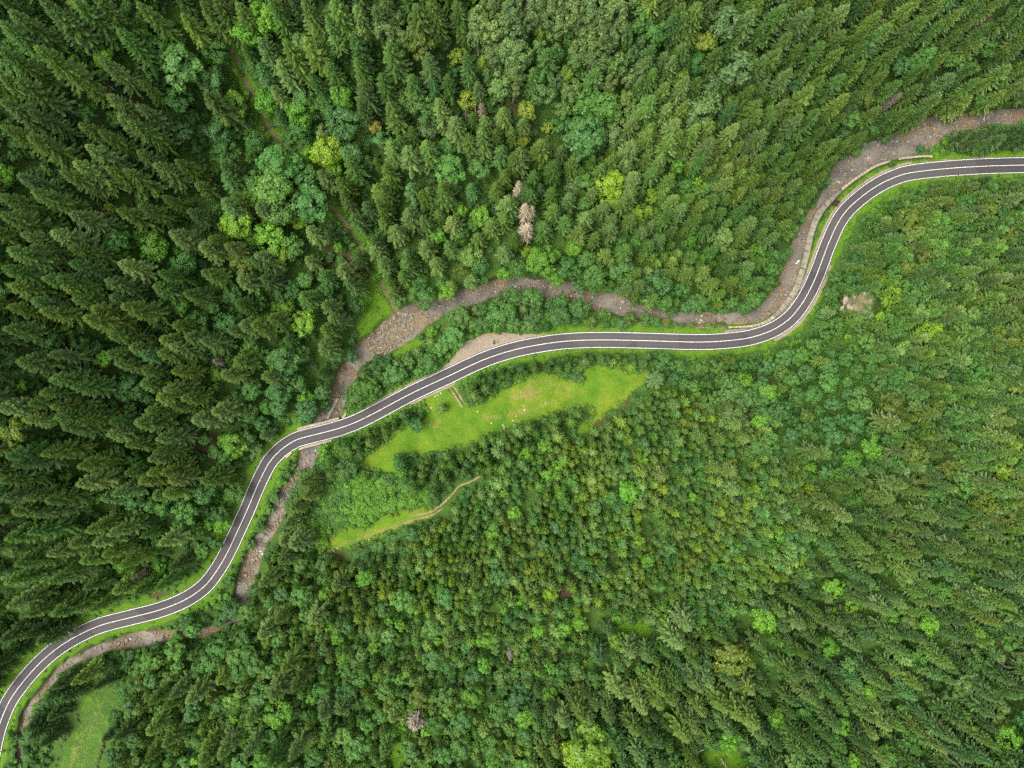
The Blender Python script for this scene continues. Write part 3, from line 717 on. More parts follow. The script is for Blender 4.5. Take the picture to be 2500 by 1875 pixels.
# ------------------------------------------------------------------ tree models
def spruce_crown(seed, height=30.0, rad=4.2, base=0.14, whorl=0.95, per=7, segs=4, dead=False, droop=0.36, wide=0.85, power=0.68):
    r = np.random.default_rng(seed)
    V, F = [], []
    z = height * (1 - 0.012)
    lop = r.uniform(0, 6.28); lopa = r.uniform(0, .18)
    while z > height * base:
        t = 1 - (z / height - base) / (1 - base)            # 0 top .. 1 crown base
        prof = (t ** power) * (1.0 if t < .86 else 1.0 - (t - .86) * 1.6)
        n = per if t > .12 else max(4, per - 2)
        a0 = r.uniform(0, 6.28)
        for k in range(n):
            if r.random() < (0.05 if not dead else .22): continue
            a = a0 + 6.283 * k / n + r.normal(0, .18)
            L = rad * prof * r.uniform(.72, 1.18) * (1 + lopa * math.cos(a - lop)) + 0.28
            rise = 0.55 * (1 - t) - droop * t + r.normal(0, .05)
            w = (wide + 0.16 * L) * r.uniform(.75, 1.2) * (0.45 if dead else 1)
            ca, sa = math.cos(a), math.sin(a)
            rows = []
            bend = r.normal(0, .10)
            for s_ in range(segs + 1):
                q = s_ / segs
                d = L * q
                hz = z + L * (rise * q - 0.30 * q * q * (0.4 + t) + 0.22 * q ** 3 * t)
                off = bend * d * q
                wid = w * (0.35 + 1.5 * q - 1.72 * q * q) * (0.78 if s_ % 2 == 0 else 1.38) * r.uniform(.75, 1.2)
                if s_ == segs: wid = 0.07
                wid = max(wid, .05)
                dr = wid * (0.75 if not dead else .3)
                for e, ez in ((-1, -dr), (0, 0.04), (1, -dr)):
                    back = 0.28 * wid * abs(e)
                    x = d + back * 0.9; y = off + e * wid * .5
                    rows.append((x * ca - y * sa, x * sa + y * ca, hz + ez * r.uniform(.7, 1.2)))
            b0 = len(V); V += rows
            for s_ in range(segs):
                i = b0 + s_ * 3
                F += [(i, i + 3, i + 4, i + 1), (i + 1, i + 4, i + 5, i + 2)]
        z -= whorl * r.uniform(.75, 1.2) * (0.62 + 0.5 * t)
    # leader
    b0 = len(V)
    V += [(.1, 0, height - .5), (-.06, .09, height - .5), (-.06, -.09, height - .5), (0, 0, height + .45)]
    F += [(b0, b0 + 1, b0 + 3, b0 + 3), (b0 + 1, b0 + 2, b0 + 3, b0 + 3), (b0 + 2, b0, b0 + 3, b0 + 3)]
    return V, F

def trunk_data(height, r0, seed=0, n=7, limbs=(), lean=0.0):
    r = random.Random(seed)
    V, F = [], []
    rings = 5
    for i in range(rings + 1):
        q = i / rings
        rr = r0 * (1 - .88 * q) * (1.25 if i == 0 else 1)
        for k in range(n):
            a = 6.283 * k / n
            V.append((rr * math.cos(a) + lean * q * q, rr * math.sin(a), height * q - (0.6 if i == 0 else 0)))
    for i in range(rings):
        for k in range(n):
            F.append((i * n + k, i * n + (k + 1) % n, (i + 1) * n + (k + 1) % n, (i + 1) * n + k))
    for (z0, a, L, up) in limbs:
        b0 = len(V)
        rr = r0 * .4 * (1 - z0 / height * .5)
        dx, dy = math.cos(a), math.sin(a)
        for q, w in ((0, 1), (.5, .6), (1, .15)):
            c = Vector((dx * L * q, dy * L * q, z0 + up * q))
            for k in range(4):
                aa = 6.283 * k / 4
                V.append(tuple(c + Vector((-dy * math.cos(aa) * rr * w, dx * math.cos(aa) * rr * w, math.sin(aa) * rr * w))))
        for i in range(2):
            for k in range(4):
                F.append((b0 + i * 4 + k, b0 + i * 4 + (k + 1) % 4, b0 + i * 4 + 4 + (k + 1) % 4, b0 + i * 4 + 4 + k))
    return V, F

def leaf_crown(seed, rad=4.5, hgt=7.0, zc=8.5, lobes=34, per=85, size=0.44, lobe_r=(.17, .42), top=0.35, squash=1.0):
    """crown of leaf clumps gathered in lobes; centre at height zc, half height hgt/2"""
    r = np.random.default_rng(seed)
    Vs = []
    C = []
    for _ in range(lobes * 6):
        d = r.normal(size=3); d /= np.linalg.norm(d)
        if d[2] < -0.55: continue
        q = r.uniform(.45, .80) if r.random() < .85 else r.uniform(0, .4)
        C.append((d * q, r.uniform(*lobe_r)))
        if len(C) >= lobes: break
    for c, lr in C:
        n = int(per * (lr / .34) ** 2 * r.uniform(.75, 1.15))
        d = r.normal(size=(n, 3)); d /= np.linalg.norm(d, axis=1)[:, None]
        out = c / (np.linalg.norm(c) + 1e-6)
        d = d + out * 0.75 + np.array([0, 0, .45]); d /= np.linalg.norm(d, axis=1)[:, None]
        P = c + d * lr * r.uniform(.72, 1.06, (n, 1))
        P = P * np.array([rad, rad, hgt / 2])
        nn = d * np.array([1, 1, 1.3]) + r.normal(0, .38, (n, 3)); nn /= np.linalg.norm(nn, axis=1)[:, None]
        t1 = np.cross(nn, r.normal(size=(n, 3))); t1 /= np.linalg.norm(t1, axis=1)[:, None]
        t2 = np.cross(nn, t1)
        s_ = size * r.uniform(.6, 1.25, (n, 1)); e = r.uniform(.55, .95, (n, 1))
        # a bent leaf spray: four corners, the far pair drooping
        Vs.append(np.stack([P - t1 * s_ * .5 - t2 * s_ * e * .35, P + t1 * s_ * .5 - t2 * s_ * e * .5 - nn * s_ * .15, P + t1 * s_ * .38 + t2 * s_ * e * .5 - nn * s_ * .22, P - t1 * s_ * .55 + t2 * s_ * e * .4], 1))
    V = np.concatenate(Vs).reshape(-1, 3) + np.array([0, 0, zc])
    F = np.arange(len(V)).reshape(-1, 4)
    return V, F

def fix_tris(F):
    return [tuple(dict.fromkeys(f_)) for f_ in F]
SPR = []       # (crown mesh, trunk mesh)
tr_me = mesh_of('trunk', *trunk_data(28.5, .34), [M['bark']], True)
for k, (rad, base, per, wh, dr) in enumerate(((4.2, .16, 7, 1.1, .36), (3.7, .20, 7, 1.05, .42), (4.6, .12, 8, 1.15, .30), (4.0, .30, 7, 1.1, .40), (4.4, .18, 6, .95, .46), (3.8, .13, 7, 1.05, .34))):
    V, F = spruce_crown(200 + k, 30, rad, base, wh, per, 6, False, dr, .72)
    SPR.append((mesh_of('crown', V, fix_tris(F), [M['needles']]), tr_me, rad))
YNG = []
ytr = mesh_of('trunk', *trunk_data(8.5, .13), [M['bark']], True)
for k, (rad, per, wh) in enumerate(((2.5, 7, .60), (2.2, 6, .66), (2.8, 7, .58), (2.3, 7, .62), (2.6, 6, .55))):
    V, F = spruce_crown(300 + k, 9, rad, .06, wh, per, 3, False, .06, .62, .42)
    YNG.append((mesh_of('crown', V, fix_tris(F), [M['needles']]), ytr, rad))
BRD = []
for k, (rad, hgt, zc, lobes, per, size) in enumerate(((4.6, 8.5, 9.0, 34, 95, .50), (4.4, 9.5, 9.5, 30, 95, .50), (4.8, 8.0, 9.0, 40, 85, .46), (4.5, 9.0, 9.2, 26, 110, .55), (4.6, 8.8, 9.0, 48, 70, .44))):
    V, F = leaf_crown(400 + k, rad, hgt, zc, lobes, per, size)
    limbs = [(3 + 1.1 * i, i * 2.4 + k, 3.0, 2.6) for i in range(5)]
    BRD.append((quad_mesh('crown', V, F, [M['leaves']]), mesh_of('trunk', *trunk_data(10.5, .26, k, 7, limbs), [M['bark']], True), rad))
ASP = []
for k in range(3):
    V, F = leaf_crown(450 + k, 3.2, 13.0, 12.0, 38, 62, .42, (.24, .36))
    ASP.append((quad_mesh('crown', V, F, [M['leaves']]), mesh_of('trunk', *trunk_data(16.5, .2, k, 7, [(7 + 1.4 * i, i * 2.1, 1.9, 2.4) for i in range(5)]), [M['pale_bark']], True), 3.2))
SHR = []
for k in range(4):
    V, F = leaf_crown(480 + k, 1.7, 2.9, 1.35, 11, 44, .36, (.34, .52))
    SHR.append((quad_mesh('crown', V, F, [M['leaves']]), mesh_of('stem', *trunk_data(1.6, .06, k, 5, [(.3, i * 2.1, .8, .8) for i in range(3)]), [M['bark']], True), 1.7))
DEADS = []
for k in range(3):
    V, F = spruce_crown(500 + k, 24, 3.0, .12, .78, 7, 4, True, .30, .5)
    DEADS.append((mesh_of('crown', V, fix_tris(F), [M['deadwood']]), mesh_of('trunk', *trunk_data(24, .26), [M['pale_bark']], True), 3.0))
HGT = {'spruce': 30.0, 'young': 9.0, 'broad': 13.3, 'aspen': 18.5, 'shrub': 2.8, 'dead': 24.0}
MODELS = {'spruce': SPR, 'young': YNG, 'broad': BRD, 'aspen': ASP, 'shrub': SHR, 'dead': DEADS}
SEEN_AT = {'spruce': 1.0, 'young': 1.0, 'broad': .72, 'aspen': .68, 'shrub': .5, 'dead': 1.0}   # height the listed pixel refers to

TONE = {'olive': (.108, .188, .034), 'green': (.090, .184, .036), 'blue': (.082, .176, .046), 'gold': (.138, .220, .032), 'pale': (.126, .210, .056), 'deep': (.064, .128, .028),
        'b_mid': (.074, .188, .032), 'b_bright': (.108, .262, .022), 'b_blue': (.070, .180, .042), 'b_grey': (.104, .182, .050), 'b_yellow': (.175, .255, .030), 'b_dark': (.050, .140, .022), 'b_light': (.112, .208, .044), 'b_orange': (.20, .20, .038), 'b_olive': (.098, .155, .020), 'b_lime': (.150, .280, .020), 'b_red': (.075, .042, .024),
        'tan': (.40, .34, .235), 'pink': (.25, .205, .14), 'grey': (.21, .19, .145)}
TREES = []      # dict per tree
def add(kind, u, v, h, rpx=None, tone='olive', listed=False, base=False, label=None, zone=None, rm=None):
    """(u, v): photo pixel of the tip (or crown middle); finds the foot on the slope"""
    bu, bv = u, v
    z = 0.0
    hs = h * SEEN_AT[kind]
    if not base:
        for _ in range(7):
            z = float(sample(Z, [bu], [bv])[0])
            q = (H - z - hs) / (H - z)
            bu, bv = CX + (u - CX) * q, CY + (v - CY) * q
    z = float(sample(Z, [bu], [bv])[0])
    if listed and kind in ('broad', 'young') and rm is None:
        lim = float(sample(DROAD, [u], [v])[0]) - 21
        if lim < 4: return
        if lim < rpx: rpx = max(lim, 5); h = min(h, 2.2 * rpx * K + 1.0)
    if rm is None: rm = rpx * K * (H - z - h * .55) / H
    hs = h * SEEN_AT[kind]
    q = (H - z) / max(H - z - hs, 1)
    tu, tv = CX + (bu - CX) * q, CY + (bv - CY) * q
    TREES.append(dict(kind=kind, bu=bu, bv=bv, z=z, h=h, rm=rm, rpx=rm / K * H / (H - z - h * .55), tone=tone, tu=tu, tv=tv, listed=listed, label=label, zone=zone))

# ------------------------------------------------------------------ trees read off the photograph: enlarged tiles (origin u, v; 3.456 : 1)
Q = 3.456
SPL = {
 (0, 0): '100,95 430,70 965,245 1515,110 290,410,34 820,490,26 600,-5 -20,170 1160,5 1680,-10 1830,0 2010,20 150,680 -10,660 900,810 1150,880 975,965 245,920 830,1100 240,1160 700,1230 1160,1290,22 1490,1350 1310,1390 1050,1440 880,1420 610,1390 500,1430 140,1490 1740,775,32,o 1870,1370,22,b 1880,1480,22,b 1960,1640 10,1060 0,860 1090,1000 -10,420 330,1 780,-30',
 (620, 0): '400,-30,33 120,-30 660,-10 850,25,24 1010,40,24,b 1370,30 1500,-10,32 1710,-10 1150,370,31 1460,450,31 45,320,30,p 265,345,35,o 440,300,30 185,490 640,540,22,g 870,500,22 890,690,27 1070,640,27 1320,650,24 1620,630,20,g 1150,870,30 1560,840,30,p 1690,1000,28,p 1320,1080,20 1210,1150,24 1150,1190,27,p 1280,1240,28,p 1450,1200,27 1100,1380,29 800,1350,28 1940,980,22 1930,1090,26,p 2110,900,24,p 2090,1240,24,b 2190,1300,24 1030,1580,22 1580,1540,26 1450,1590,26 1310,1545,20 2050,1545,20 1890,690,18 1510,780,14,b',
 (1240, 0): '340,420,24,g 210,590,18,g 100,1230,31 300,1180,26 390,1350,28 740,580,24 1240,570,26,g 1220,380,24 1200,480,25 1410,470,24 1640,650,22 1820,390,24 1340,700,24 1510,870,25 1250,1040,26 1210,1100,28 1430,1010,26 1460,1100,25 1600,1050,26 1390,1150,26 1060,1180,30 1730,1010,26 1740,1180,27 1930,1050,29 2020,1010,28 2180,1110,29,p 2140,830,26 1950,850,24,b 2150,920,26 1240,800,25 1170,890,22 2080,60,28 1440,120,24 1520,110,24 1470,10,24 1620,10,26 2200,480,28 1080,1470,22,p 1060,1600,22,p 1900,1490,26 2130,1480,24 160,1580,20,g 1350,430,22 1500,350,22',
 (1860, 0): '420,60,30 600,50,30 190,30,28 740,20,27 1000,100,28 930,210,29 480,200,28 245,285,27 160,410,27 350,380,28 530,370,28 680,390,30 790,450,27 1100,200,26 1270,170,27 1260,290,26 1180,400,27 440,750,33 690,620,29 740,790,32 550,640,28 480,930,30 130,950,28 30,1110,26 2110,540,24 1640,620,22 1780,810,22 2080,770,22 1500,810,20 1360,700,22 1390,130,24 1700,60,22 1540,10,24 1280,30,26 880,510,26,o 560,1450,20 340,1510,20 700,240,26 1020,230,26 1900,1090,16,d 2060,1150,16,d 2180,1060,15,d 1760,1110,14,d 2000,1060,14,d',
 (0, 460): '250,10,33,o -10,60 0,210 600,210 1000,180 1165,140 1590,170,24,p 1890,120,28,p 450,370 180,400 55,530,34,o 280,490 590,480 575,620 1440,370,24,b 1480,400,26,p 1680,480,26,p 1750,410,24 1920,480,25,p 1015,640,28,p 370,740 460,740 875,790,24,p 1330,690 1300,830,24 1540,880,28,o 1700,700,28 2010,750,22,p 2115,580,24,p 60,820 620,930,24 345,1030 685,1080,33,o 1010,1000,37,o 930,1230,28 920,930,22,b 1440,1150,24 1990,950,22 1920,1190,24,p 2020,1160,25,p 1370,1280 1700,1270,28,p 1440,1340 1350,1390 1190,1410,28,b 900,1410 980,1490 1200,1530 400,1400 150,1450 1970,1450,24 1880,1550,27,p 1460,1540 45,1190 420,1610 1080,1350 250,960,26,b 510,830,24,y -10,680 75,1000,24,y 1560,1260 780,1000',
 (620, 460): '450,350,20,p 10,130,26,p 830,215,24,p 930,130,22 1060,130,24 1290,185,26,p 1170,340,24,p 1660,240,22,p 1430,470,25,p 1520,610,24,p 1070,600,28,p 1010,500,18 1000,430,20,b 1280,620,20 1270,540,18 1230,720,18,o 2150,80,24,p 2000,270,20 2110,210,20 2110,510,16,p 440,590,18,p 720,670,25,p 790,790,25,p 560,720,24,b 590,960,26 400,910,26 130,1090,26 640,1090,25 570,1170,25 560,1320,25 20,570,24,p -5,1150,28 270,1270,16 60,760,24,d 80,1590,26,p 920,1560,13,p 1490,1290,9,p 1870,1020,9,p 1740,1060,8 1590,20,26 1410,0,26 1080,0,24 600,370,16,d 860,560,18,d 1160,860,14 1330,910,10,p 1660,810,10',
 (1240, 460): '180,10,22 20,90,24,g 400,150,24 530,60,22 390,10,24 830,120,20,p 310,290,24,g 670,220,22,p 620,330,22 500,240,22 990,80,22 890,320,20,p 1050,30,22 900,230,18 2040,720,22 1930,760,22 1550,680,18 1690,680,18 1930,530,20 1680,110,20 1760,60,20 2100,250,20 1200,690,13 130,1010,9,p 490,1070,9,p 720,1120,11,p 1410,600,13,p 1340,560,13 1240,560,13 1160,340,14,p 1100,450,13 1270,620,12 2060,640,20 1840,170,18 1460,540,12 260,970,8,p 400,1090,8,p',
 (0, 920): '415,10,30 325,140 625,90,30 245,215 440,240,28,y 180,350,30 470,340 650,380 930,390 1145,400,31,o 1225,290 1375,100 1530,180,28 1435,240 1800,290,28 1620,370,28,p 900,495 1050,580 1330,530,31 1290,650,31 1250,710,30,p 350,640,31 95,740,32,p 635,750 530,440 1035,820 1235,810 1370,820 1190,885,28,o 1690,885,29,o 660,915,32 950,985 1290,1010,22,b 1370,1000 850,1045,22,b 180,1030 370,1070,32 295,1190,33 110,1150 740,1290,31 890,1320,32,p 235,1340 45,1365 570,1410,31 690,1570,27 1000,1590,29,o 400,1525 115,1610,33 520,1650 860,1500 1350,1410,30,p 780,1400 1440,890 0,900 0,1030 0,270 30,660 1180,50 1310,170',
 (0, 1395): '40,100,32 420,90,31 70,320,34 190,390,32 455,380,32 215,570,26,d 1110,190,27,o 950,170,24 0,590,24,d 300,600,24,d 590,960,25 430,1000,20,d 380,1070,20,d 500,1100,16,d 1250,1130,23 1430,1070,25 1375,1170,22 1580,1110,25 1230,1380,25 1215,1600,24 1370,1480,22 1830,1580,25,p 2070,1570,25,p 1710,1520,20,y 1690,1640,22 960,1440,20,d 870,1440,18,d 2100,1290,20 1830,960,18 240,1410,17,d 330,1470,16,d 230,1330,15,d 400,1250,14,d',
 (620, 920): '380,910,24,p 420,1030,22,p 300,1130,24,p 262,1260,22,p 310,1440,26,p 200,1560,25,p 215,1410,15,p 850,580,13 790,640,10 1260,330,12 1100,450,10 1410,760,10,b 1240,740,12,b 1590,860,12,b 1350,960,13,b 1500,1000,12,b 1200,720,10,b 960,480,9 1580,270,8,p 1850,160,12,p 2050,640,15,p 1940,570,13 1930,680,13 2080,560,12 1410,830,11 90,10,26,p 60,500,16,p 740,840,12,p 930,860,8 1890,1220,10,p 1800,1300,9,p 640,830,10',
 (1240, 920): '1290,20,16,p 90,470,13,p 400,440,13,p 180,440,12 110,740,12,p 1440,240,14,p 1890,260,16 1960,400,16 1470,560,13,p 1830,530,15,o 1660,510,14,o 2040,540,16,p 1920,800,16,p 1320,850,15,p 1150,820,15 1150,930,12,p 1930,970,15,p 1140,1090,15,p 1770,770,14',
 (620, 1395): '40,110,26,p 680,160,20,p 470,430,20,p 30,570,24,p 170,440,22 320,1000,30,o 140,1080,28,p 250,850,26 850,260,10,p 1640,640,18,p 570,1250,20,p 290,1600,27,p 120,1640,24 1160,1280,14,p 590,1450,18 1110,850,12,p 380,640,10,b 700,1200,18 1090,1560,16',
 (1240, 1395): '1550,480,24,p 1460,660,24,p 1210,760,20,p 1060,720,17,p 890,1280,27,p 960,1080,25,p 1150,1210,25,p 1290,1150,24 1420,1130,24 490,1330,22,p 620,1250,22 700,1300,20 950,1550,26 1630,1020,22,p 1730,970,22,p 1600,1370,22,p 1530,1440,20 1980,1270,22 1150,1640,24,p 1090,1400,22 1950,1000,20,p 2080,1030,20 1660,1230,20,p 1840,1190,20 1230,1470,22 300,1560,16 420,1560,16 1900,1380,22 2110,1330,24 1300,1060,22 1440,1010,22',
 (1860, 920): '1160,380,20,p 1240,420,20 1230,940,20,p 490,650,15 1640,600,16,o 1500,1200,18 1660,1250,18,p 1760,1170,18 1520,320,16 1840,330,16 2050,910,20 2150,1000,20 470,1290,16 760,1200,16 960,1480,17 1350,1520,18 1720,1480,18 1030,1640,18 390,1070,14,o 1120,1040,14,o 1200,1150,14,o 1960,680,18',
}
for (ou, ov), txt in SPL.items():
    for e in txt.split():
        w = e.split(',')
        x, y = float(w[0]), float(w[1])
        h = float(w[2]) if len(w) > 2 else R.uniform(26, 31)
        if h > 20: h = 20 + (h - 20) * .72
        tone = {'o': 'olive', 'g': 'green', 'b': 'blue', 'p': 'pale', 'y': 'gold', 'd': 'deep'}[w[3]] if len(w) > 3 else R.choice(['olive', 'olive', 'green', 'pale'])
        kind = 'spruce' if h >= 13.5 else 'young'
        rm = (2.5 + 0.095 * h) * R.uniform(.84, 1.16) if kind == 'spruce' else (0.75 + 0.19 * h) * R.uniform(.9, 1.12)
        add(kind, ou + x / Q, ov + y / Q, h, tone=tone, listed=True, rm=rm)
BRL = {
 (0, 0): '1510,540,175,b 1790,680,125,b 2080,250,150,B 2190,130,110,B 1990,870,115,B 60,560,90,b 230,610,100,m 620,520,55,B 1820,400,110,m 1840,1090,110,b 1560,1110,85,b 2150,1200,90,m 30,1480,90,B 2150,1560,120,m 1500,840,120,d 1900,1280,110,d 1080,80,120,d 1300,380,100,d 130,360,80,d 950,1000,80,d 700,960,80,d',
 (620, 0): '100,170,135,B 30,330,80,B 1400,340,150,o 910,290,90,g,a 1110,260,105,g,a 1240,340,75,g,a 1200,160,80,g 740,790,110,B 390,910,125,B 400,800,95,b 770,1000,150,b 720,1080,110,b 610,1260,130,l 810,1290,110,b 200,1380,170,m 430,1500,130,m 120,1600,170,m 1020,1050,70,r 1070,1170,85,b 1330,820,110,i 1440,930,120,m 1460,1080,100,g 1650,1420,135,m 1900,1420,90,b 1720,470,80,y 1920,540,45,y,a 1790,830,80,y 2060,720,105,i,a 1970,60,90,g,a 1900,160,100,g,a 1880,320,90,g,a 2000,300,100,g,a 2100,250,100,g,a 2150,430,110,g,a 2010,440,90,g,a 2180,580,90,g,a 2150,100,100,g,a 670,420,75,d 580,1110,65,g 980,1180,60,d 940,1350,80,d 100,860,100,B 380,1080,110,d 1640,1220,80,b 1700,600,80,d',
 (1240, 0): '60,120,110,g,a 60,300,110,g,a 100,480,110,g,a 240,80,100,g,a 330,140,90,g,a 420,60,100,g,a 470,180,90,g,a 560,100,100,g,a 640,220,100,g,a 720,60,110,g,a 800,180,110,g,a 900,100,110,g,a 950,250,90,g,a 740,320,110,i,a 610,420,100,i,a 860,330,90,g,a 570,500,70,i,a 700,480,90,g,a 820,520,80,i,a 930,560,90,i,a 300,770,110,i 540,780,110,i 640,880,130,m 460,900,90,i 840,880,130,m 900,980,100,i 620,1180,190,b 470,1080,110,m 720,1080,100,b 880,1130,110,g 870,1540,125,l 160,950,85,y 350,1090,60,y 130,1170,60,y 280,280,52,y,a 1670,330,95,y 1450,650,85,y 960,430,50,y 490,610,70,y 1870,830,52,y 1640,900,160,g 1560,1010,90,g 1930,600,140,g,a 2000,480,90,g 1720,680,100,g 1840,200,130,g,a 1220,280,110,m,a 1150,170,100,m,a 1590,500,100,m 1080,950,100,g 1430,1400,62,B 1210,1620,45,l 1590,1530,45,l 560,1560,80,g 660,1520,90,m 60,620,90,g,a 1000,820,80,g 630,620,60,i',
 (1860, 0): '160,1240,65,b 1340,500,110,m 1170,560,80,b 1420,420,90,m 1750,550,95,m 1900,390,85,m 870,820,80,o 1600,500,80,m 760,1000,80,m 280,740,70,b 1850,820,70,m 950,1080,70,m 680,1140,70,b 1050,1160,45,b 1350,1250,30,b',
 (0, 460): '1280,490,125,B 1660,1130,95,m 1890,1150,95,b 2020,640,110,o 1990,290,130,l 2160,400,90,B 430,1290,120,d 1540,600,120,d 860,1440,75,B 2100,1340,75,m 910,170,60,o 1000,440,110,d 620,1300,90,d 1950,890,80,b 250,1500,70,d 400,220,80,d 1830,1560,70,B 540,1200,70,l 950,1250,60,d 2140,1440,70,B',
 (620, 460): '180,100,180,m 490,120,170,m 50,60,120,B 370,270,80,l 130,430,140,B 330,480,110,m 210,560,100,l 430,1130,115,l 270,1010,70,l 240,1450,140,b 60,1400,70,d 1820,570,100,i 1910,650,75,m 1920,230,85,B 1860,290,60,m 1620,870,80,B 1440,920,100,m 810,1400,62,b 870,990,70,d 400,1400,70,m 310,860,80,m 600,880,70,b 1830,780,70,i 2110,720,60,B 1450,470,60,m 1750,700,70,o 1230,950,60,i 1050,380,60,d',
 (1240, 460): '270,600,130,B 160,530,50,l 400,740,80,B 380,560,60,B 860,40,110,l 960,690,105,b 1260,800,115,b 740,730,115,m 660,600,80,m 1810,420,100,i 2110,530,72,B 640,130,70,m 500,660,90,m 90,680,80,m 1100,200,60,l 710,580,45,y 1480,860,70,m 1620,980,90,m 2090,930,80,m 1330,960,70,m 960,440,70,m 1550,440,50,B 560,500,70,B 1210,80,50,l 2000,1000,60,m 1880,950,60,m 600,830,70,m 1700,900,60,m',
 (0, 920): '1070,90,110,b 130,450,130,o 1960,560,120,B 1840,640,90,m 1700,980,95,b 1560,1150,105,m 1240,1070,80,m 1330,1090,80,m 1970,980,80,m 2080,300,80,m 2130,100,90,m 1990,180,70,m 1100,1030,90,b 1500,1260,80,d 1850,1160,80,d 1860,1240,70,B 2060,520,80,b 1880,760,70,b 2150,620,70,i 1650,1300,80,d 1000,640,70,d 1100,690,70,d 1690,1480,70,m 1800,1400,70,d',
 (0, 1395): '1240,780,80,m 1160,830,70,m 1640,490,70,m 1560,420,70,d 1950,340,90,b 2100,330,80,m 1490,670,90,m 1840,650,90,m 2050,560,80,m 1760,780,90,b 1980,720,80,i 1680,840,80,m 1320,740,70,m 2100,700,80,m 2000,850,80,m 1100,1150,80,b 1090,1230,60,m 2160,1080,70,b 1280,930,70,b 1620,1200,80,b 1550,1290,60,b 1040,1000,90,d 1650,1430,90,d 980,1240,65,d 2150,800,80,b 1850,1130,70,b 1000,1640,70,d 1130,1420,70,m 950,1560,60,b 1560,1600,60,b 1800,200,80,m 1880,120,60,m 1400,250,70,m 1500,560,60,m 1600,250,60,m',
 (620, 920): '430,310,125,b 440,200,80,B 590,120,75,b 380,60,80,m 200,130,110,b 210,270,90,b 110,250,70,B 860,170,100,m 970,80,80,m 590,240,55,b 990,170,60,m 60,380,70,m 590,610,55,B 700,560,60,m 1380,410,60,b 1180,120,60,m 820,240,50,m 780,790,90,b 1180,170,50,m',
 (1240, 920): '320,590,65,B 160,660,60,B 1010,960,95,B 1130,1010,60,b 2130,380,70,B 1880,130,110,b 2040,190,100,b 2170,330,80,b 1900,300,110,g 1720,200,80,m 1990,60,90,B 2160,90,80,b 720,1120,70,b 540,880,60,m 470,540,35,l 880,1010,70,m 600,560,50,m 2090,600,70,b 1850,30,90,m 2150,210,70,b 770,860,40,l 990,1330,40,l 1110,1390,50,l 1080,1210,35,l 1190,1540,70,B 1830,1600,35,l 740,1550,40,y 170,1640,35,y',
 (620, 1395): '420,200,100,m 600,190,60,B 1270,270,110,m 1610,220,75,b 1500,480,80,b 1950,580,75,B 750,740,70,B 1500,760,80,b 1640,820,70,b 1950,800,70,B 200,1210,120,B 780,1390,90,i 780,1060,90,b 1100,1010,80,m 1590,1050,110,m 1400,1060,90,o 1850,1060,90,B 2060,1180,90,m 800,480,60,b 1100,330,70,b 1020,640,60,B 580,1000,80,m 130,850,70,b 700,560,60,B 1930,220,35,y 1960,90,40,y 720,100,50,m 920,60,80,B 2080,60,80,b 430,360,60,m 60,1050,100,b 1330,1520,90,b 1750,1500,90,b 1540,1300,80,d 950,1310,70,m 1760,1270,90,b 880,1500,110,m 1600,1560,80,b 2000,1480,80,m 2120,1000,60,m 340,1180,60,m 500,1560,80,d 1120,900,60,m 900,900,80,m',
 (1240, 1395): '670,1480,190,l 560,1560,110,l 790,1590,100,l 365,190,62,l 900,590,65,l 250,850,38,l 360,820,50,B 440,830,60,m 350,1030,70,B 1860,740,150,o 1920,820,70,l 740,900,80,d 1880,1440,95,B 1110,840,60,m 130,1240,85,B 930,390,50,B 100,1050,90,b 70,1150,90,b 150,1400,80,b 590,990,50,o 1140,190,50,i 1840,440,60,d 1390,1600,80,d 1000,1450,60,d',
 (1860, 920): '60,130,90,B 160,280,95,b 250,50,80,m 300,170,80,m 40,340,60,B 430,170,80,m 800,400,90,b 940,590,100,B 750,690,85,B 410,780,55,B 640,830,55,B 620,500,80,b 600,230,70,b 560,60,90,m 1000,60,80,i 380,320,70,o 560,420,80,b 80,520,70,m 830,130,60,i 60,620,50,b 660,650,60,d 1500,230,70,o 1100,240,110,o 1300,640,120,o 1600,780,90,o 1350,870,90,o 900,960,90,o 1120,1110,70,o 1900,850,60,o 400,940,45,l 60,1370,40,l 2050,800,60,l 1900,1080,90,o',
 (1860, 460): '1400,1210,80,l 1480,1180,50,l 1250,280,110,o 650,1170,80,m 820,1200,70,m 450,1330,80,m 200,1420,90,b 40,1500,80,b 560,1520,80,b 320,1420,80,m 540,1250,60,m 900,1300,80,m 600,880,80,m 620,760,70,m 800,760,80,m 640,1000,60,m 740,1260,40,l 1590,1460,80,i 1300,1490,60,b 380,1560,80,b 1120,870,60,l 1010,780,50,l 1050,960,50,l 1000,1080,45,l 1090,1030,40,l 80,680,70,m 60,800,70,m 100,560,60,m',
}
TN = {'b': 'b_blue', 'B': 'b_bright', 'm': 'b_mid', 'd': 'b_dark', 'g': 'b_grey', 'y': 'b_yellow', 'l': 'b_lime', 'i': 'b_light', 'o': 'b_olive', 'r': 'b_orange'}
for (ou, ov), txt in BRL.items():
    for e in txt.split():
        w = e.split(',')
        x, y, r_ = float(w[0]), float(w[1]), float(w[2]) / Q
        asp = len(w) > 4
        rm0 = r_ * K * .92
        if asp: add('aspen', ou + x / Q, ov + y / Q, 12 + 1.6 * rm0, r_ * 1.05, TN[w[3]], True)
        elif rm0 < 1.9: add('broad', ou + x / Q, ov + y / Q, 1.8 * rm0 + 1.6, r_ * 1.1, TN[w[3]], True)
        else: add('broad', ou + x / Q, ov + y / Q, 2.1 * rm0 + 3.0, r_ * 1.1, TN[w[3]], True)
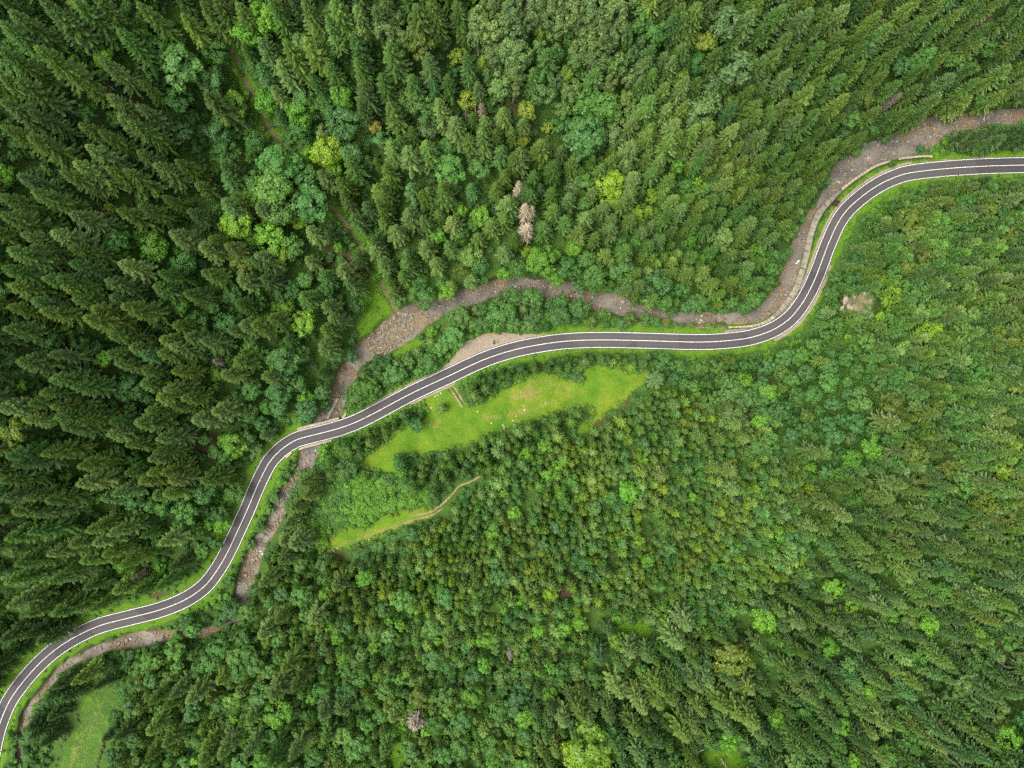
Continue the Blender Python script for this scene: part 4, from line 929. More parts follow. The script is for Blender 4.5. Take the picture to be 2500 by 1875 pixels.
# roadside and streamside shrubs, meadow-edge bushes (photo pixels, radius)
for (u, v, r_, t) in ((1252, 723, 24, 'b_mid'), (1298, 726, 26, 'b_mid'), (1301, 768, 24, 'b_mid'), (1362, 770, 30, 'b_mid'), (1416, 752, 26, 'b_mid'), (1370, 735, 20, 'b_mid'), (1321, 772, 7, 'b_yellow'), (1518, 790, 15, 'b_blue'), (1578, 781, 17, 'b_light'), (1628, 787, 12, 'b_olive'), (1538, 778, 17, 'b_olive'), (1602, 787, 14, 'b_mid'), (1126, 772, 28, 'b_mid'), (1170, 755, 20, 'b_mid'), (1222, 767, 36, 'b_mid'), (1109, 822, 30, 'b_mid'), (1077, 845, 24, 'b_mid'), (1048, 888, 25, 'b_mid'), (968, 911, 28, 'b_mid'), (1025, 908, 24, 'b_mid'), (944, 926, 20, 'b_mid'), (912, 912, 22, 'b_mid'), (880, 960, 30, 'b_mid'), (905, 940, 22, 'b_mid'), (995, 885, 18, 'b_mid'), (1150, 790, 20, 'b_mid'), (1052, 810, 14, 'b_bright'), (1180, 792, 22, 'b_mid'), (1255, 790, 22, 'b_mid'), (1290, 795, 18, 'b_light'),
                     (735, 1160, 14, 'b_mid'), (668, 1215, 14, 'b_mid'), (655, 1245, 13, 'b_mid'), (632, 1290, 13, 'b_dark'), (608, 1330, 14, 'b_mid'), (570, 1390, 16, 'b_mid'), (560, 1420, 15, 'b_dark'), (618, 1440, 14, 'b_blue'), (535, 1520, 15, 'b_mid'), (470, 1535, 14, 'b_mid'), (440, 1570, 13, 'b_mid'), (380, 1580, 12, 'b_dark'), (240, 1610, 11, 'b_mid'), (190, 1637, 12, 'b_dark'), (150, 1655, 12, 'b_mid'), (40, 1800, 9, 'b_mid'), (62, 1830, 10, 'b_dark'), (1470, 765, 13, 'b_mid'), (1640, 760, 14, 'b_mid'), (1550, 735, 13, 'b_mid'), (2210, 312, 13, 'b_mid'), (2330, 283, 12, 'b_mid'), (2090, 372, 12, 'b_mid'), (2020, 440, 11, 'b_mid'), (2181, 398, 9, 'b_dark'), (2043, 495, 10, 'b_red'), (840, 1119, 6, 'b_red'), (2248, 362, 9, 'b_dark')):
    rm0 = r_ * K
    lab = {(2043, 495): 'dark red-brown bush on the verge between the slab wall and the road', (840, 1119): 'small reddish bush at the west end of the meadow', (2181, 398): 'dark green bush growing over the gap in the narrow wall coping'}.get((u, v))
    add('broad', u, v, 1.7 * rm0 + 1.0, r_ * 1.08, t, True, label=lab)
# dead and dying trees
for (u, v, h, rpx, t, lab) in ((1265.5, 445, 24, 14, 'tan', 'bare tan dead spruce, uppermost of four among green spruces'), (1283, 501, 24, 17, 'tan', 'bare tan dead spruce with a long branch, second of four from the top'), (1297, 507, 20, 11, 'tan', 'narrow tan dead spruce just beside the long-branched dead one'), (1285.4, 550, 22, 20, 'tan', 'broad cone-shaped tan dead spruce, lowest of the four'), (1175, 255, 15, 11, 'pink', 'small pinkish dead spruce under the yellow-green birches'), (1009, 1778, 14, 24, 'grey', 'leafless grey dead tree with spreading star-like branches near the bottom clearing'), (518, 882, 12, 12, 'grey', 'small grey dead tree among the slope spruces above the road bridge'), (2200, 228, 16, 12, 'grey', 'grey dead spruce on the wooded bank above the stream bend'), (322, 1415, 14, 9, 'pink', 'small pinkish dead tree behind spruces above the lower road'), (845, 640, 20, 7, 'pink', 'brown-topped dead spruce beside the brook near its mouth'), (1246, 1610, 10, 9, 'grey', 'thin grey dead tree in the mixed thicket at the bottom')):
    add('dead', u, v, h, rpx * 1.3, t, True, label=lab)

# ------------------------------------------------------------------ the rest of the forest, stand by stand
STANDS = {
 'west slope': [(-200, -200), (470, -200), (500, 100), (560, 210), (690, 370), (840, 540), (935, 735), (880, 790), (830, 890), (790, 960), (740, 1020), (660, 1080), (600, 1180), (540, 1320), (480, 1410), (380, 1460), (250, 1490), (140, 1540), (50, 1630), (-20, 1720), (-200, 1800)],
 'aspen grove': [(1180, -200), (1560, -200), (1560, 200), (1480, 330), (1180, 240)],
 'slope beyond the brook': [(470, -200), (1180, -200), (1180, 240), (1480, 330), (1400, 420), (1400, 660), (1280, 655), (1150, 675), (1050, 710), (960, 730), (840, 540), (690, 370), (560, 210), (500, 100)],
 'upper stream bank': [(1560, -200), (1860, -200), (2000, 440), (1960, 520), (1920, 620), (1880, 700), (1840, 740), (1700, 755), (1560, 740), (1440, 700), (1400, 670), (1400, 420), (1480, 330), (1560, 200)],
 'top right slope': [(1860, -200), (2800, -200), (2800, 250), (2480, 258), (2340, 272), (2250, 283), (2180, 318), (2110, 345), (2040, 390), (2000, 440)],
 'bank strip': [(2290, 345), (2330, 325), (2480, 305), (2800, 300), (2800, 375), (2400, 375), (2300, 365)],
 'round-crowned copse': [(1600, 880), (1860, 862), (1960, 840), (2080, 850), (2150, 950), (2140, 1120), (1980, 1170), (1900, 1040), (1760, 960), (1600, 950)],
 'east slope': [(2800, 432), (2450, 435), (2280, 455), (2160, 495), (2095, 555), (2055, 645), (2020, 740), (1960, 830), (2080, 850), (2150, 950), (2140, 1120), (2300, 1350), (2800, 1450)],
 'young plantation': [(1600, 955), (1760, 960), (1900, 1040), (1980, 1170), (1960, 1350), (1700, 1540), (1400, 1480), (1150, 1520), (900, 1450), (880, 1360), (1000, 1300), (1080, 1262), (1130, 1220), (1200, 1165), (1330, 1105), (1450, 1050), (1540, 985)],
 'meadow rim': [(1125, 935), (1230, 898), (1400, 866), (1600, 860), (1600, 905), (1440, 888), (1350, 903), (1250, 930), (1185, 975), (1140, 975)],
 'meadow south rim': [(965, 1118), (1030, 1118), (1110, 1097), (1180, 1076), (1260, 1044), (1340, 1022), (1400, 1004), (1425, 1010), (1330, 1085), (1200, 1150), (1120, 1178), (1050, 1180), (990, 1165)],
 'meadow bushes': [(800, 1095), (870, 1068), (930, 1040), (990, 1005), (1045, 1005), (1030, 1022), (960, 1057), (900, 1097), (862, 1140), (800, 1150)],
 'bright thicket': [(740, 1165), (800, 1150), (960, 1168), (1050, 1190), (1060, 1238), (980, 1252), (900, 1288), (830, 1290), (790, 1340), (730, 1300)],
 'bottom thicket': [(640, 1380), (720, 1300), (800, 1355), (880, 1370), (900, 1450), (1150, 1520), (1400, 1480), (1450, 1600), (1300, 1700), (1250, 2100), (400, 2100), (300, 1880), (330, 1700), (330, 1610), (500, 1570), (590, 1530), (640, 1470)],
 'south-east slope': [(1980, 1170), (2140, 1120), (2300, 1350), (2800, 1450), (2800, 2150), (1250, 2150), (1300, 1700), (1450, 1600), (1400, 1480), (1700, 1540), (1960, 1350)],
 'stream strip': [(870, 900), (960, 872), (1000, 845), (1080, 795), (1180, 750), (1270, 728), (1420, 742), (1440, 765), (1520, 785), (1400, 800), (1180, 805), (1115, 845), (1070, 890), (920, 970), (860, 990), (852, 945)],
 'lower bank': [(170, 1655), (260, 1605), (330, 1605), (330, 1700), (250, 1660), (150, 1715), (110, 1800), (90, 1900), (70, 1880), (85, 1770), (130, 1690)],
}
# stand: list of (kind, tries, h range, tones)
FILL = {
 'west slope': [('spruce', 2600, (15, 26), ['olive', 'green', 'olive', 'deep', 'pale']), ('broad', 1600, (4, 9), ['b_dark', 'b_mid', 'b_blue', 'b_mid', 'b_bright'])],
 'aspen grove': [('aspen', 700, (14, 19), ['b_grey', 'b_grey', 'b_light', 'b_mid']), ('broad', 200, (8, 11), ['b_mid', 'b_grey'])],
 'slope beyond the brook': [('spruce', 700, (16, 27), ['olive', 'pale', 'green', 'blue']), ('broad', 900, (6, 12), ['b_mid', 'b_blue', 'b_dark', 'b_bright', 'b_light'])],
 'upper stream bank': [('spruce', 1200, (16, 26), ['olive', 'green', 'pale', 'green']), ('broad', 500, (6, 11), ['b_mid', 'b_blue', 'b_light', 'b_grey']), ('young', 900, (7, 12), ['olive', 'pale', 'green'])],
 'top right slope': [('spruce', 2600, (17, 25), ['olive', 'green', 'deep', 'olive']), ('broad', 400, (6, 11), ['b_mid', 'b_dark'])],
 'bank strip': [('spruce', 300, (12, 17), ['deep', 'green']), ('broad', 80, (4, 6), ['b_dark'])],
 'round-crowned copse': [('broad', 1600, (6, 12), ['b_blue', 'b_mid', 'b_mid', 'b_dark', 'b_light']), ('spruce', 120, (13, 17), ['pale', 'olive'])],
 'east slope': [('broad', 200, (6, 10), ['b_mid', 'b_dark', 'b_light', 'b_olive']), ('spruce', 1500, (10, 18), ['green', 'olive', 'pale', 'green', 'deep']), ('young', 4200, (7, 13), ['green', 'olive', 'pale', 'green', 'blue']), ('broad', 700, (5, 10), ['b_mid', 'b_dark', 'b_mid', 'b_olive'])],
 'young plantation': [('broad', 120, (4, 8), ['b_mid', 'b_blue', 'b_bright']), ('young', 14000, (5, 11.5), ['pale', 'pale', 'green', 'olive', 'pale', 'gold', 'blue'])],
 'meadow rim': [('young', 300, (6, 11), ['pale', 'blue', 'green']), ('broad', 200, (3, 6), ['b_mid', 'b_blue'])],
 'meadow south rim': [('young', 400, (8, 13), ['pale', 'blue', 'green']), ('broad', 200, (3, 6), ['b_mid', 'b_dark'])],
 'meadow bushes': [('young', 120, (6, 11), ['pale', 'green', 'blue']), ('broad', 160, (2.5, 5), ['b_mid', 'b_blue'])],
 'bright thicket': [('broad', 40, (2.5, 4.5), ['b_bright', 'b_mid', 'b_bright'])],
 'bottom thicket': [('broad', 1300, (4, 9), ['b_mid', 'b_blue', 'b_light', 'b_mid', 'b_bright']), ('young', 3600, (6, 11), ['pale', 'olive', 'green', 'pale'])],
 'south-east slope': [('broad', 160, (6, 12), ['b_mid', 'b_dark', 'b_bright', 'b_light']), ('spruce', 700, (16, 21), ['green', 'olive', 'pale', 'blue']), ('spruce', 2600, (9, 17), ['green', 'deep', 'blue', 'green', 'deep']), ('broad', 500, (4, 8), ['b_mid', 'b_dark', 'b_bright', 'b_mid']), ('young', 500, (8, 13), ['green', 'pale'])],
 'stream strip': [('broad', 500, (3, 6), ['b_mid', 'b_blue', 'b_mid', 'b_dark']), ('young', 60, (7, 9), ['pale'])],
 'lower bank': [('broad', 200, (3, 6), ['b_dark', 'b_mid']), ('spruce', 40, (14, 18), ['deep'])],
}
OPEN = np.maximum.reduce([np.where(DTRK < 6, 1, 0), meadow * .9 - .08, gravel, dirt * 1.2 - .3, np.where(bank > -3, 1, 0), np.where(DROAD < 25, 1, 0), ramp_mask(poly_field(BANKGRASS, UU, VV)), ramp_mask(poly_field(BANKGRASS2, UU, VV)), ramp_mask(poly_field(BRIDGEGRASS, UU, VV)), ramp_mask(poly_field(CLEAR_B, UU, VV)), ramp_mask(poly_field(CLEAR_C, UU, VV)), ramp_mask(poly_field(CLEAR_D, UU, VV)), ramp_mask(poly_field(OUTCROP, UU, VV)) * .41, ramp_mask(poly_field(SLIP, UU, VV)), np.where(DBRK < WBRK + 3, 1, 0)])
CELL = 40.0
GRID = {}
def put(t, i):
    GRID.setdefault((int(t['mu'] // CELL), int(t['mv'] // CELL)), []).append(i)
def mid(t):
    """photo pixel of the crown's middle"""
    hs = t['h'] * (.55 if t['kind'] in ('spruce', 'young', 'dead') else SEEN_AT[t['kind']])
    q = (H - t['z']) / (H - t['z'] - hs)
    t['mu'], t['mv'] = CX + (t['bu'] - CX) * q, CY + (t['bv'] - CY) * q
for i, t in enumerate(TREES):
    mid(t); put(t, i)
def free(mu, mv, rpx, factor):
    a, b_ = int(mu // CELL), int(mv // CELL)
    for x in (a - 2, a - 1, a, a + 1, a + 2):
        for y in (b_ - 2, b_ - 1, b_, b_ + 1, b_ + 2):
            for j in GRID.get((x, y), ()):
                o = TREES[j]
                if (o['mu'] - mu) ** 2 + (o['mv'] - mv) ** 2 < (factor * (rpx + o['rpx'])) ** 2: return False
    return True
FACT = {'spruce': .62, 'broad': .72, 'young': .50, 'aspen': .66}
done = np.zeros(UU.shape, bool)
ZID = np.full(UU.shape, -1)
for k, (nm, poly) in reversed(list(enumerate(STANDS.items()))):
    ZID[poly_field(poly, UU, VV, 2) > 0] = k
for nm, rules in FILL.items():
    k = list(STANDS).index(nm)
    P = np.array(STANDS[nm]); lo, hi = np.maximum(P.min(0), (-200, -200)), np.minimum(P.max(0), (2800, 2150))
    for kind, tries, (h0, h1), tones in rules:
        tries = int(tries * 1.15)
        uu = rng.uniform(lo[0], hi[0], tries); vv = rng.uniform(lo[1], hi[1], tries)
        zi = ZID[np.clip(((vv + 400) / STEP).astype(int), 0, cv - 1) + pv, np.clip(((uu + 400) / STEP).astype(int), 0, cu - 1) + pu]
        op = sample(OPEN, uu, vv); dr = sample(DROAD, uu, vv); zz = sample(Z, uu, vv)
        for j in np.nonzero((zi == k) & (op < .35))[0]:
            h = h0 + (h1 - h0) * rng.random() ** .8
            if kind == 'spruce': rm = (1.9 + 0.088 * h) * rng.uniform(.82, 1.18)
            elif kind == 'young':
                rm = (0.7 + 0.175 * h) * rng.uniform(.68, 1.36)
                if nm == 'young plantation' and vnoise(np.array([uu[j]]), np.array([vv[j]]), 48, 81)[0] < .2: continue
            elif kind == 'aspen': rm = 2.7 * rng.uniform(.8, 1.2)
            else: rm = (h * .36 + .2) * rng.uniform(.8, 1.25)
            t = dict(kind=kind, bu=uu[j], bv=vv[j], z=zz[j], h=h, rm=rm, tone=tones[int(rng.integers(len(tones)))], listed=False, label=None, zone=nm)
            t['rpx'] = rm / K * H / (H - t['z'] - h * .55)
            mid(t)
            if dr[j] < 25 + t['rpx'] * .62: continue
            if sample(OPEN, [t['mu']], [t['mv']])[0] > .6: continue
            if not free(t['mu'], t['mv'], t['rpx'], .98 if (nm == 'west slope' and kind == 'spruce') else FACT[kind]): continue
            q = (H - t['z']) / (H - t['z'] - h); eu, ev = CX + (uu[j] - CX) * q, CY + (vv[j] - CY) * q
            if min(sample(DTRK, [uu[j], t['mu']], [vv[j], t['mv']])) < 5 + .95 * t['rpx']: continue
            if kind != 'spruce' and sample(MSD, [t['mu']], [t['mv']])[0] > -.6 * t['rpx']: continue
            if min(sample(DBRK, [uu[j], t['mu'], eu], [vv[j], t['mv'], ev])) < 7 + .6 * t['rpx']: continue
            if min(sample(DROAD, [t['mu'], eu], [t['mv'], ev])) < 21 + .35 * t['rpx']: continue
            if max(sample(bank, [t['mu'], eu], [t['mv'], ev])) > -.35 * t['rpx']: continue
            q = (H - t['z']) / (H - t['z'] - h * SEEN_AT[kind]); t['tu'], t['tv'] = CX + (t['bu'] - CX) * q, CY + (t['bv'] - CY) * q
            TREES.append(t); put(t, len(TREES) - 1)

# undergrowth: low shrubs in every gap, thick bright growth along the verges and in the thicket
UND = []
n = 30000
uu = rng.uniform(-150, 2650, n); vv = rng.uniform(-150, 2025, n)
uu[:2600] = rng.uniform(720, 1070, 2600); vv[:2600] = rng.uniform(1090, 1350, 2600)
pick = rng.integers(0, len(ROAD_S), 5000); uu[-5000:] = ROAD_S[pick, 0] + rng.uniform(-95, 95, 5000); vv[-5000:] = ROAD_S[pick, 1] + rng.uniform(-95, 95, 5000)
op = sample(OPEN, uu, vv); dr = sample(DROAD, uu, vv); ds = sample(bank, uu, vv); zz = sample(Z, uu, vv)
bnoise = vnoise(uu, vv, 90, 31)
zi = ZID[np.clip(((vv + 400) / STEP).astype(int), 0, cv - 1) + pv, np.clip(((uu + 400) / STEP).astype(int), 0, cu - 1) + pu]
ZN = list(STANDS)
dw = sample(wallD, uu, vv); MSDs = sample(MSD, uu, vv); dbk = sample(DBRK, uu, vv); LSDs = sample(LSD, uu, vv); dtk = sample(DTRK, uu, vv); ocs = sample(ofield, uu, vv)
for j in range(n):
    if op[j] > .42 + (.5 if MSDs[j] > -6 else 0) or MSDs[j] > 9 or (MSDs[j] > (-13 if vv[j] > 1170 else -6) and (LSDs[j] > -20 or vv[j] > 1170 or rng.random() > .14 - .015 * MSDs[j])) or dtk[j] < 9 or dr[j] < 34 + 8 * bnoise[j] or dw[j] < 14: continue
    nm = ZN[zi[j]] if zi[j] >= 0 else ''
    p_keep = {'young plantation': .3, 'bright thicket': 1.0, 'aspen grove': .4, 'south-east slope': .45, 'east slope': .5, 'top right slope': .5, 'meadow rim': .5, 'meadow south rim': .6}.get(nm, .8)
    if dr[j] < 100: p_keep = 1.0
    if rng.random() > p_keep: continue
    s_ = rng.uniform(.55, 1.15)
    if dr[j] < 60: s_ *= .7
    br = bnoise[j] + rng.normal(0, .12)
    if ocs[j] > -12:
        if rng.random() < .58: continue
        UND.append((uu[j], vv[j], zz[j], s_ * .7, ['b_yellow', 'b_lime', 'b_olive', 'b_mid'][int(rng.integers(4))])); continue
    if nm == 'bright thicket': tone = 'b_bright' if br > .35 else 'b_mid'
    elif dr[j] < 70: tone = 'b_bright' if br > .55 else 'b_mid'
    else: tone = 'b_mid' if br > .48 else ('b_dark' if br < .36 else 'b_blue')
    if dbk[j] < 70: tone = 'b_bright' if br > .6 else 'b_mid'
    elif nm in ('west slope', 'south-east slope', 'top right slope', 'east slope') and tone == 'b_mid' and rng.random() < .5: tone = 'b_dark'
    UND.append((uu[j], vv[j], zz[j], s_, tone))

# ------------------------------------------------------------------ names and labels
ONES = 'zero one two three four five six seven eight nine ten eleven twelve thirteen fourteen fifteen sixteen seventeen eighteen nineteen'.split()
TENS = 'x x twenty thirty forty fifty sixty seventy eighty ninety'.split()
def words(k):
    k = int(round(k))
    if k >= 100: return 'a-hundred'
    if k < 20: return ONES[max(k, 0)]
    return TENS[k // 10] + ('-' + ONES[k % 10] if k % 10 else '')
LOOK = {'olive': 'olive-green', 'green': 'mid-green', 'blue': 'blue-green', 'gold': 'golden-green', 'pale': 'pale grey-green', 'deep': 'dark green', 'b_mid': 'mid-green', 'b_bright': 'bright green', 'b_blue': 'bluish green', 'b_grey': 'grey-green', 'b_yellow': 'yellow-green', 'b_dark': 'dark green', 'b_light': 'light green', 'b_orange': 'orange-tinged', 'b_olive': 'olive-green', 'b_lime': 'vivid lime-green', 'b_red': 'reddish'}
WHERE = {'west slope': 'on the west slope', 'aspen grove': 'in the top grove', 'slope beyond the brook': 'beyond the brook', 'upper stream bank': 'above the stream', 'top right slope': 'on the northeast slope', 'bank strip': 'between stream and road', 'round-crowned copse': 'in the round-crowned copse', 'east slope': 'on the east slope', 'young plantation': 'in the plantation', 'meadow rim': 'at the meadow rim', 'meadow south rim': 'at the meadow rim', 'meadow bushes': 'by the meadow', 'bright thicket': 'in the bright thicket', 'bottom thicket': 'in the bottom thicket', 'south-east slope': 'on the southeast slope', 'stream strip': 'between stream and road', 'lower bank': 'on the lower bank', '': 'by the road'}
GROUPS = {'spruce_tree': 'tall spruces', 'young_spruce': 'young spruces', 'broadleaf_tree': 'broadleaf trees', 'aspen_tree': 'slender aspens', 'bush': 'bushes', 'dead_tree': 'dead trees'}
CATS = {'spruce_tree': 'spruce', 'young_spruce': 'young spruce', 'broadleaf_tree': 'broadleaf tree', 'aspen_tree': 'aspen', 'bush': 'bush', 'dead_tree': 'dead tree'}
def name_of(t):
    if t['kind'] == 'broad': return 'bush' if t['rm'] < 2.35 else 'broadleaf_tree'
    return {'spruce': 'spruce_tree', 'young': 'young_spruce', 'aspen': 'aspen_tree', 'dead': 'dead_tree'}[t['kind']]
for t in TREES:
    if t['zone'] is None:
        zi_ = ZID[min(max(int((t['bv'] + 400) / STEP), 0), cv - 1) + pv, min(max(int((t['bu'] + 400) / STEP), 0), cu - 1) + pu]
        t['zone'] = ZN[zi_] if zi_ >= 0 else ''
    t['name'] = name_of(t)
    t['inside'] = 4 < t['tu'] < 2496 and 4 < t['tv'] < 1871 and 0 < t['mu'] < 2500 and 0 < t['mv'] < 1875
    tn = np.array(TONE[t['tone']])
    if t['kind'] != 'dead':
        tn = tn * R.uniform(.82, 1.2) * np.array([R.uniform(.94, 1.06), 1, R.uniform(.92, 1.08)]) * (1.32 if t['kind'] == 'young' else 1.0)
        pn = vnoise(np.array([t['bu']]), np.array([t['bv']]), 150, 71)[0] - .5; pm = vnoise(np.array([t['bu']]), np.array([t['bv']]), 60, 72)[0] - .5
        tn = tn * (1 + .35 * pn + .2 * pm) * np.array([1 + .3 * pm, 1, 1 - .2 * pm])
    t['tint'] = tuple(float(x) for x in tn)
    t['var'] = R.randrange(len(MODELS[t['kind']])); t['rz'] = R.uniform(0, 6.283)
    if t['kind'] == 'broad' and t['rm'] < 2.0 and R.random() < .5: t['var'] = R.choice((0, 2, 4))

KINDS_LIMIT = 300
singles, masses = {}, {}
for nm in GROUPS:
    ts = [t for t in TREES if t['name'] == nm]
    ts.sort(key=lambda t: (not t['inside'], -(t['rpx'] * (1.6 if t['listed'] else 1.0))))
    take = [t for t in ts if t['inside']][:KINDS_LIMIT]
    ids = {id(t) for t in take}
    singles[nm] = take; masses[nm] = [t for t in ts if id(t) not in ids]

used = set()
TEMPL = {}
def scale_of(t):
    cr, tk, rad = MODELS[t['kind']][t['var']]
    return (t['rm'] / rad, t['rm'] / rad, t['h'] / HGT[t['kind']])
def tree_label(t, nm):
    if t['label']: return t['label']
    size = ''
    if nm == 'spruce_tree': size = 'towering ' if t['h'] > 31 else ('tall ' if t['h'] > 25 else ('slender ' if t['rm'] < 3.2 else ''))
    elif nm == 'broadleaf_tree': size = 'large ' if t['rm'] > 5.5 else ('round ' if t['rm'] > 3.4 else 'small ')
    elif nm == 'bush': size = 'low ' if t['rm'] < 1.6 else ''
    look = LOOK.get(t['tone'], 'green')
    a, b_ = (t['tu'], t['tv']) if t['kind'] in ('spruce', 'young') else (t['mu'], t['mv'])
    what = 'tip' if t['kind'] in ('spruce', 'young') else 'crown'
    kind = {'spruce_tree': 'spruce', 'young_spruce': 'young spruce', 'broadleaf_tree': 'tree', 'aspen_tree': 'aspen', 'bush': 'bush', 'dead_tree': 'dead tree'}[nm]
    wh = WHERE[t['zone']]
    def text(s_): return f"{s_}{look} {kind} {wh}, {what} {words(a / 25)} percent across, {words(b_ / 18.75)} down"
    lab = text(size)
    for alt in ('lopsided ', 'bushy ', 'dense ', 'ragged '):
        if lab not in used: break
        lab = text(alt)
    used.add(lab)
    return lab
for nm, ts in singles.items():
    for t in ts:
        cr, tk, rad = MODELS[t['kind']][t['var']]
        sc = scale_of(t)
        x, y = px(t['bu'], t['bv']); ff = (H - t['z']) / H
        root = empty(nm, (x * ff, y * ff, t['z'] - .15), t['rz'], sc)
        root.rotation_euler = (R.uniform(-.03, .03), R.uniform(-.03, .03), t['rz'])
        tag(root, tree_label(t, nm), CATS[nm], f"{GROUPS[nm]} {WHERE[t['zone']]}")
        c = obj('crown', cr, root); c['tint'] = t['tint']
        k = obj('trunk', tk, root)
        TEMPL.setdefault((t['kind'], t['var']), (c, k))

# ------------------------------------------------------------------ masses: every further tree of a kind, one object each
def mass(name, items, label, cat):
    """items: list of (kind, var, xyz, rot, scale, tint); each point carries one tree"""
    if not items: return
    keys = sorted({(i[0], i[1]) for i in items})
    me = bpy.data.meshes.new(name)
    me.vertices.add(len(items)); me.vertices.foreach_set('co', np.array([i[2] for i in items], np.float32).ravel())
    for an, ty, col in (('turn', 'FLOAT_VECTOR', 3), ('size', 'FLOAT_VECTOR', 4), ('tint', 'FLOAT_VECTOR', 5)):
        a = me.attributes.new(an, ty, 'POINT'); a.data.foreach_set('vector', np.array([i[col] for i in items], np.float32).ravel())
    a = me.attributes.new('model', 'INT', 'POINT'); a.data.foreach_set('value', np.array([keys.index((i[0], i[1])) for i in items], np.int32))
    o = tag(obj(name, me), label, cat, kind='stuff')
    ng = bpy.data.node_groups.new(name, 'GeometryNodeTree')
    ng.interface.new_socket('Geometry', in_out='INPUT', socket_type='NodeSocketGeometry')
    ng.interface.new_socket('Geometry', in_out='OUTPUT', socket_type='NodeSocketGeometry')
    nd, lk = ng.nodes, ng.links
    gi, go = nd.new('NodeGroupInput'), nd.new('NodeGroupOutput')
    iop = nd.new('GeometryNodeInstanceOnPoints'); iop.inputs['Pick Instance'].default_value = True
    joinall = nd.new('GeometryNodeJoinGeometry')
    for key in reversed(keys):
        c, k = TEMPL[key]
        j = nd.new('GeometryNodeJoinGeometry')
        for ob in (c, k):
            if ob is None: continue
            oi = nd.new('GeometryNodeObjectInfo'); oi.transform_space = 'ORIGINAL'; oi.inputs['Object'].default_value = ob
            lk.new(oi.outputs['Geometry'], j.inputs[0])
        g2i = nd.new('GeometryNodeGeometryToInstance'); lk.new(j.outputs[0], g2i.inputs[0]); lk.new(g2i.outputs[0], joinall.inputs[0])
    def attr(nm_, ty):
        n_ = nd.new('GeometryNodeInputNamedAttribute'); n_.data_type = ty; n_.inputs['Name'].default_value = nm_
        return n_.outputs['Attribute']
    lk.new(gi.outputs[0], iop.inputs['Points']); lk.new(joinall.outputs[0], iop.inputs['Instance'])
    lk.new(attr('model', 'INT'), iop.inputs['Instance Index'])
    er = nd.new('FunctionNodeEulerToRotation'); lk.new(attr('turn', 'FLOAT_VECTOR'), er.inputs[0]); lk.new(er.outputs[0], iop.inputs['Rotation'])
    lk.new(attr('size', 'FLOAT_VECTOR'), iop.inputs['Scale'])
    lk.new(iop.outputs[0], go.inputs[0])
    md = o.modifiers.new('trees', 'NODES'); md.node_group = ng
    return o
def item(t):
    x, y = px(t['bu'], t['bv']); ff = (H - t['z']) / H
    return (t['kind'], t['var'], (x * ff, y * ff, t['z'] - .15), (R.uniform(-.03, .03), R.uniform(-.03, .03), t['rz']), scale_of(t), t['tint'])
MASS = {'spruce_tree': ('spruce_forest', 'dense spruce forest covering the slopes round the valley', 'forest'), 'young_spruce': ('young_spruce_forest', 'dense plantation of young spruces on the rise below the meadow', 'forest'), 'broadleaf_tree': ('broadleaf_forest', 'broadleaf woodland mixed in among the spruces', 'forest'), 'aspen_tree': ('aspen_forest', 'grey-green aspen woodland at the top of the photo', 'forest'), 'bush': ('bush_undergrowth', 'small bushes filling the gaps among the trees', 'undergrowth')}
for nm, (on, lab, cat) in MASS.items():
    have = [t for t in masses[nm] if (t['kind'], t['var']) in TEMPL]
    mass(on, [item(t) for t in have], lab, cat)
# undergrowth carries its own two parts as templates: the first clump is built here in full
for k in range(4):
    e = None
sh_items = []
for (u, v, z, s_, tone) in UND:
    x, y = px(u, v); ff = (H - z) / H
    tn = np.array(TONE[tone]) * R.uniform(.8, 1.2)
    sh_items.append(('broad', R.randrange(5), (x * ff, y * ff, z - .35 * s_), (R.uniform(-.35, .35), R.uniform(-.35, .35), R.uniform(0, 6.28)), (s_ * R.uniform(.28, .46), s_ * R.uniform(.28, .46), s_ * R.uniform(.16, .28)), tuple(float(q) for q in tn)))
tuft = []
nT = 30000
uu = np.concatenate([rng.uniform(790, 1600, 16000), rng.uniform(120, 320, 2500), rng.uniform(-20, 2500, 11500)]); vv = np.concatenate([rng.uniform(890, 1350, 16000), rng.uniform(1660, 1900, 2500), rng.uniform(380, 1875, 11500)])
ms = sample(MSD, uu, vv); vg = sample(verge, uu, vv); dr = sample(DROAD, uu, vv); zz = sample(Z, uu, vv); gr_ = sample(gravel, uu, vv); dtk = sample(DTRK, uu, vv); bk = sample(bank, uu, vv); dw = sample(wallD, uu, vv); wb = vnoise(uu, vv, 30, 61); lsd = sample(LSD, uu, vv)
for j in range(nT):
    inm = ms[j] > 0; 
    if not (inm or vg[j] > .6) or dr[j] < 23 or gr_[j] > .3 or dtk[j] < 4 or bk[j] > -3 or dw[j] < 12: continue
    if inm and (ms[j] > 5 or ms[j] > 2 and wb[j] < .5): continue
    s_ = rng.uniform(.10, .22)
    base_ = np.array((.10, .16, .02)) if lsd[j] > 0 else np.array((.105, .225, .018)) if inm else np.array((.085, .235, .016))
    tn = base_ * rng.uniform(.75, 1.25) * np.array([rng.uniform(.8, 1.4), 1, 1])
    x, y = px(uu[j], vv[j]); ff = (H - zz[j]) / H
    tuft.append(('broad', int(rng.integers(5)), (x * ff, y * ff, zz[j] - .5 * s_), (0, 0, rng.uniform(0, 6.28)), (s_, s_ * rng.uniform(.6, 1), s_ * .45), tuple(float(q) for q in tn)))
mass('grass', tuft, 'tufts of meadow and verge grass and tall herbs', 'grass')
mass('undergrowth', sh_items, 'low leafy undergrowth between the trees and along the verges', 'undergrowth')

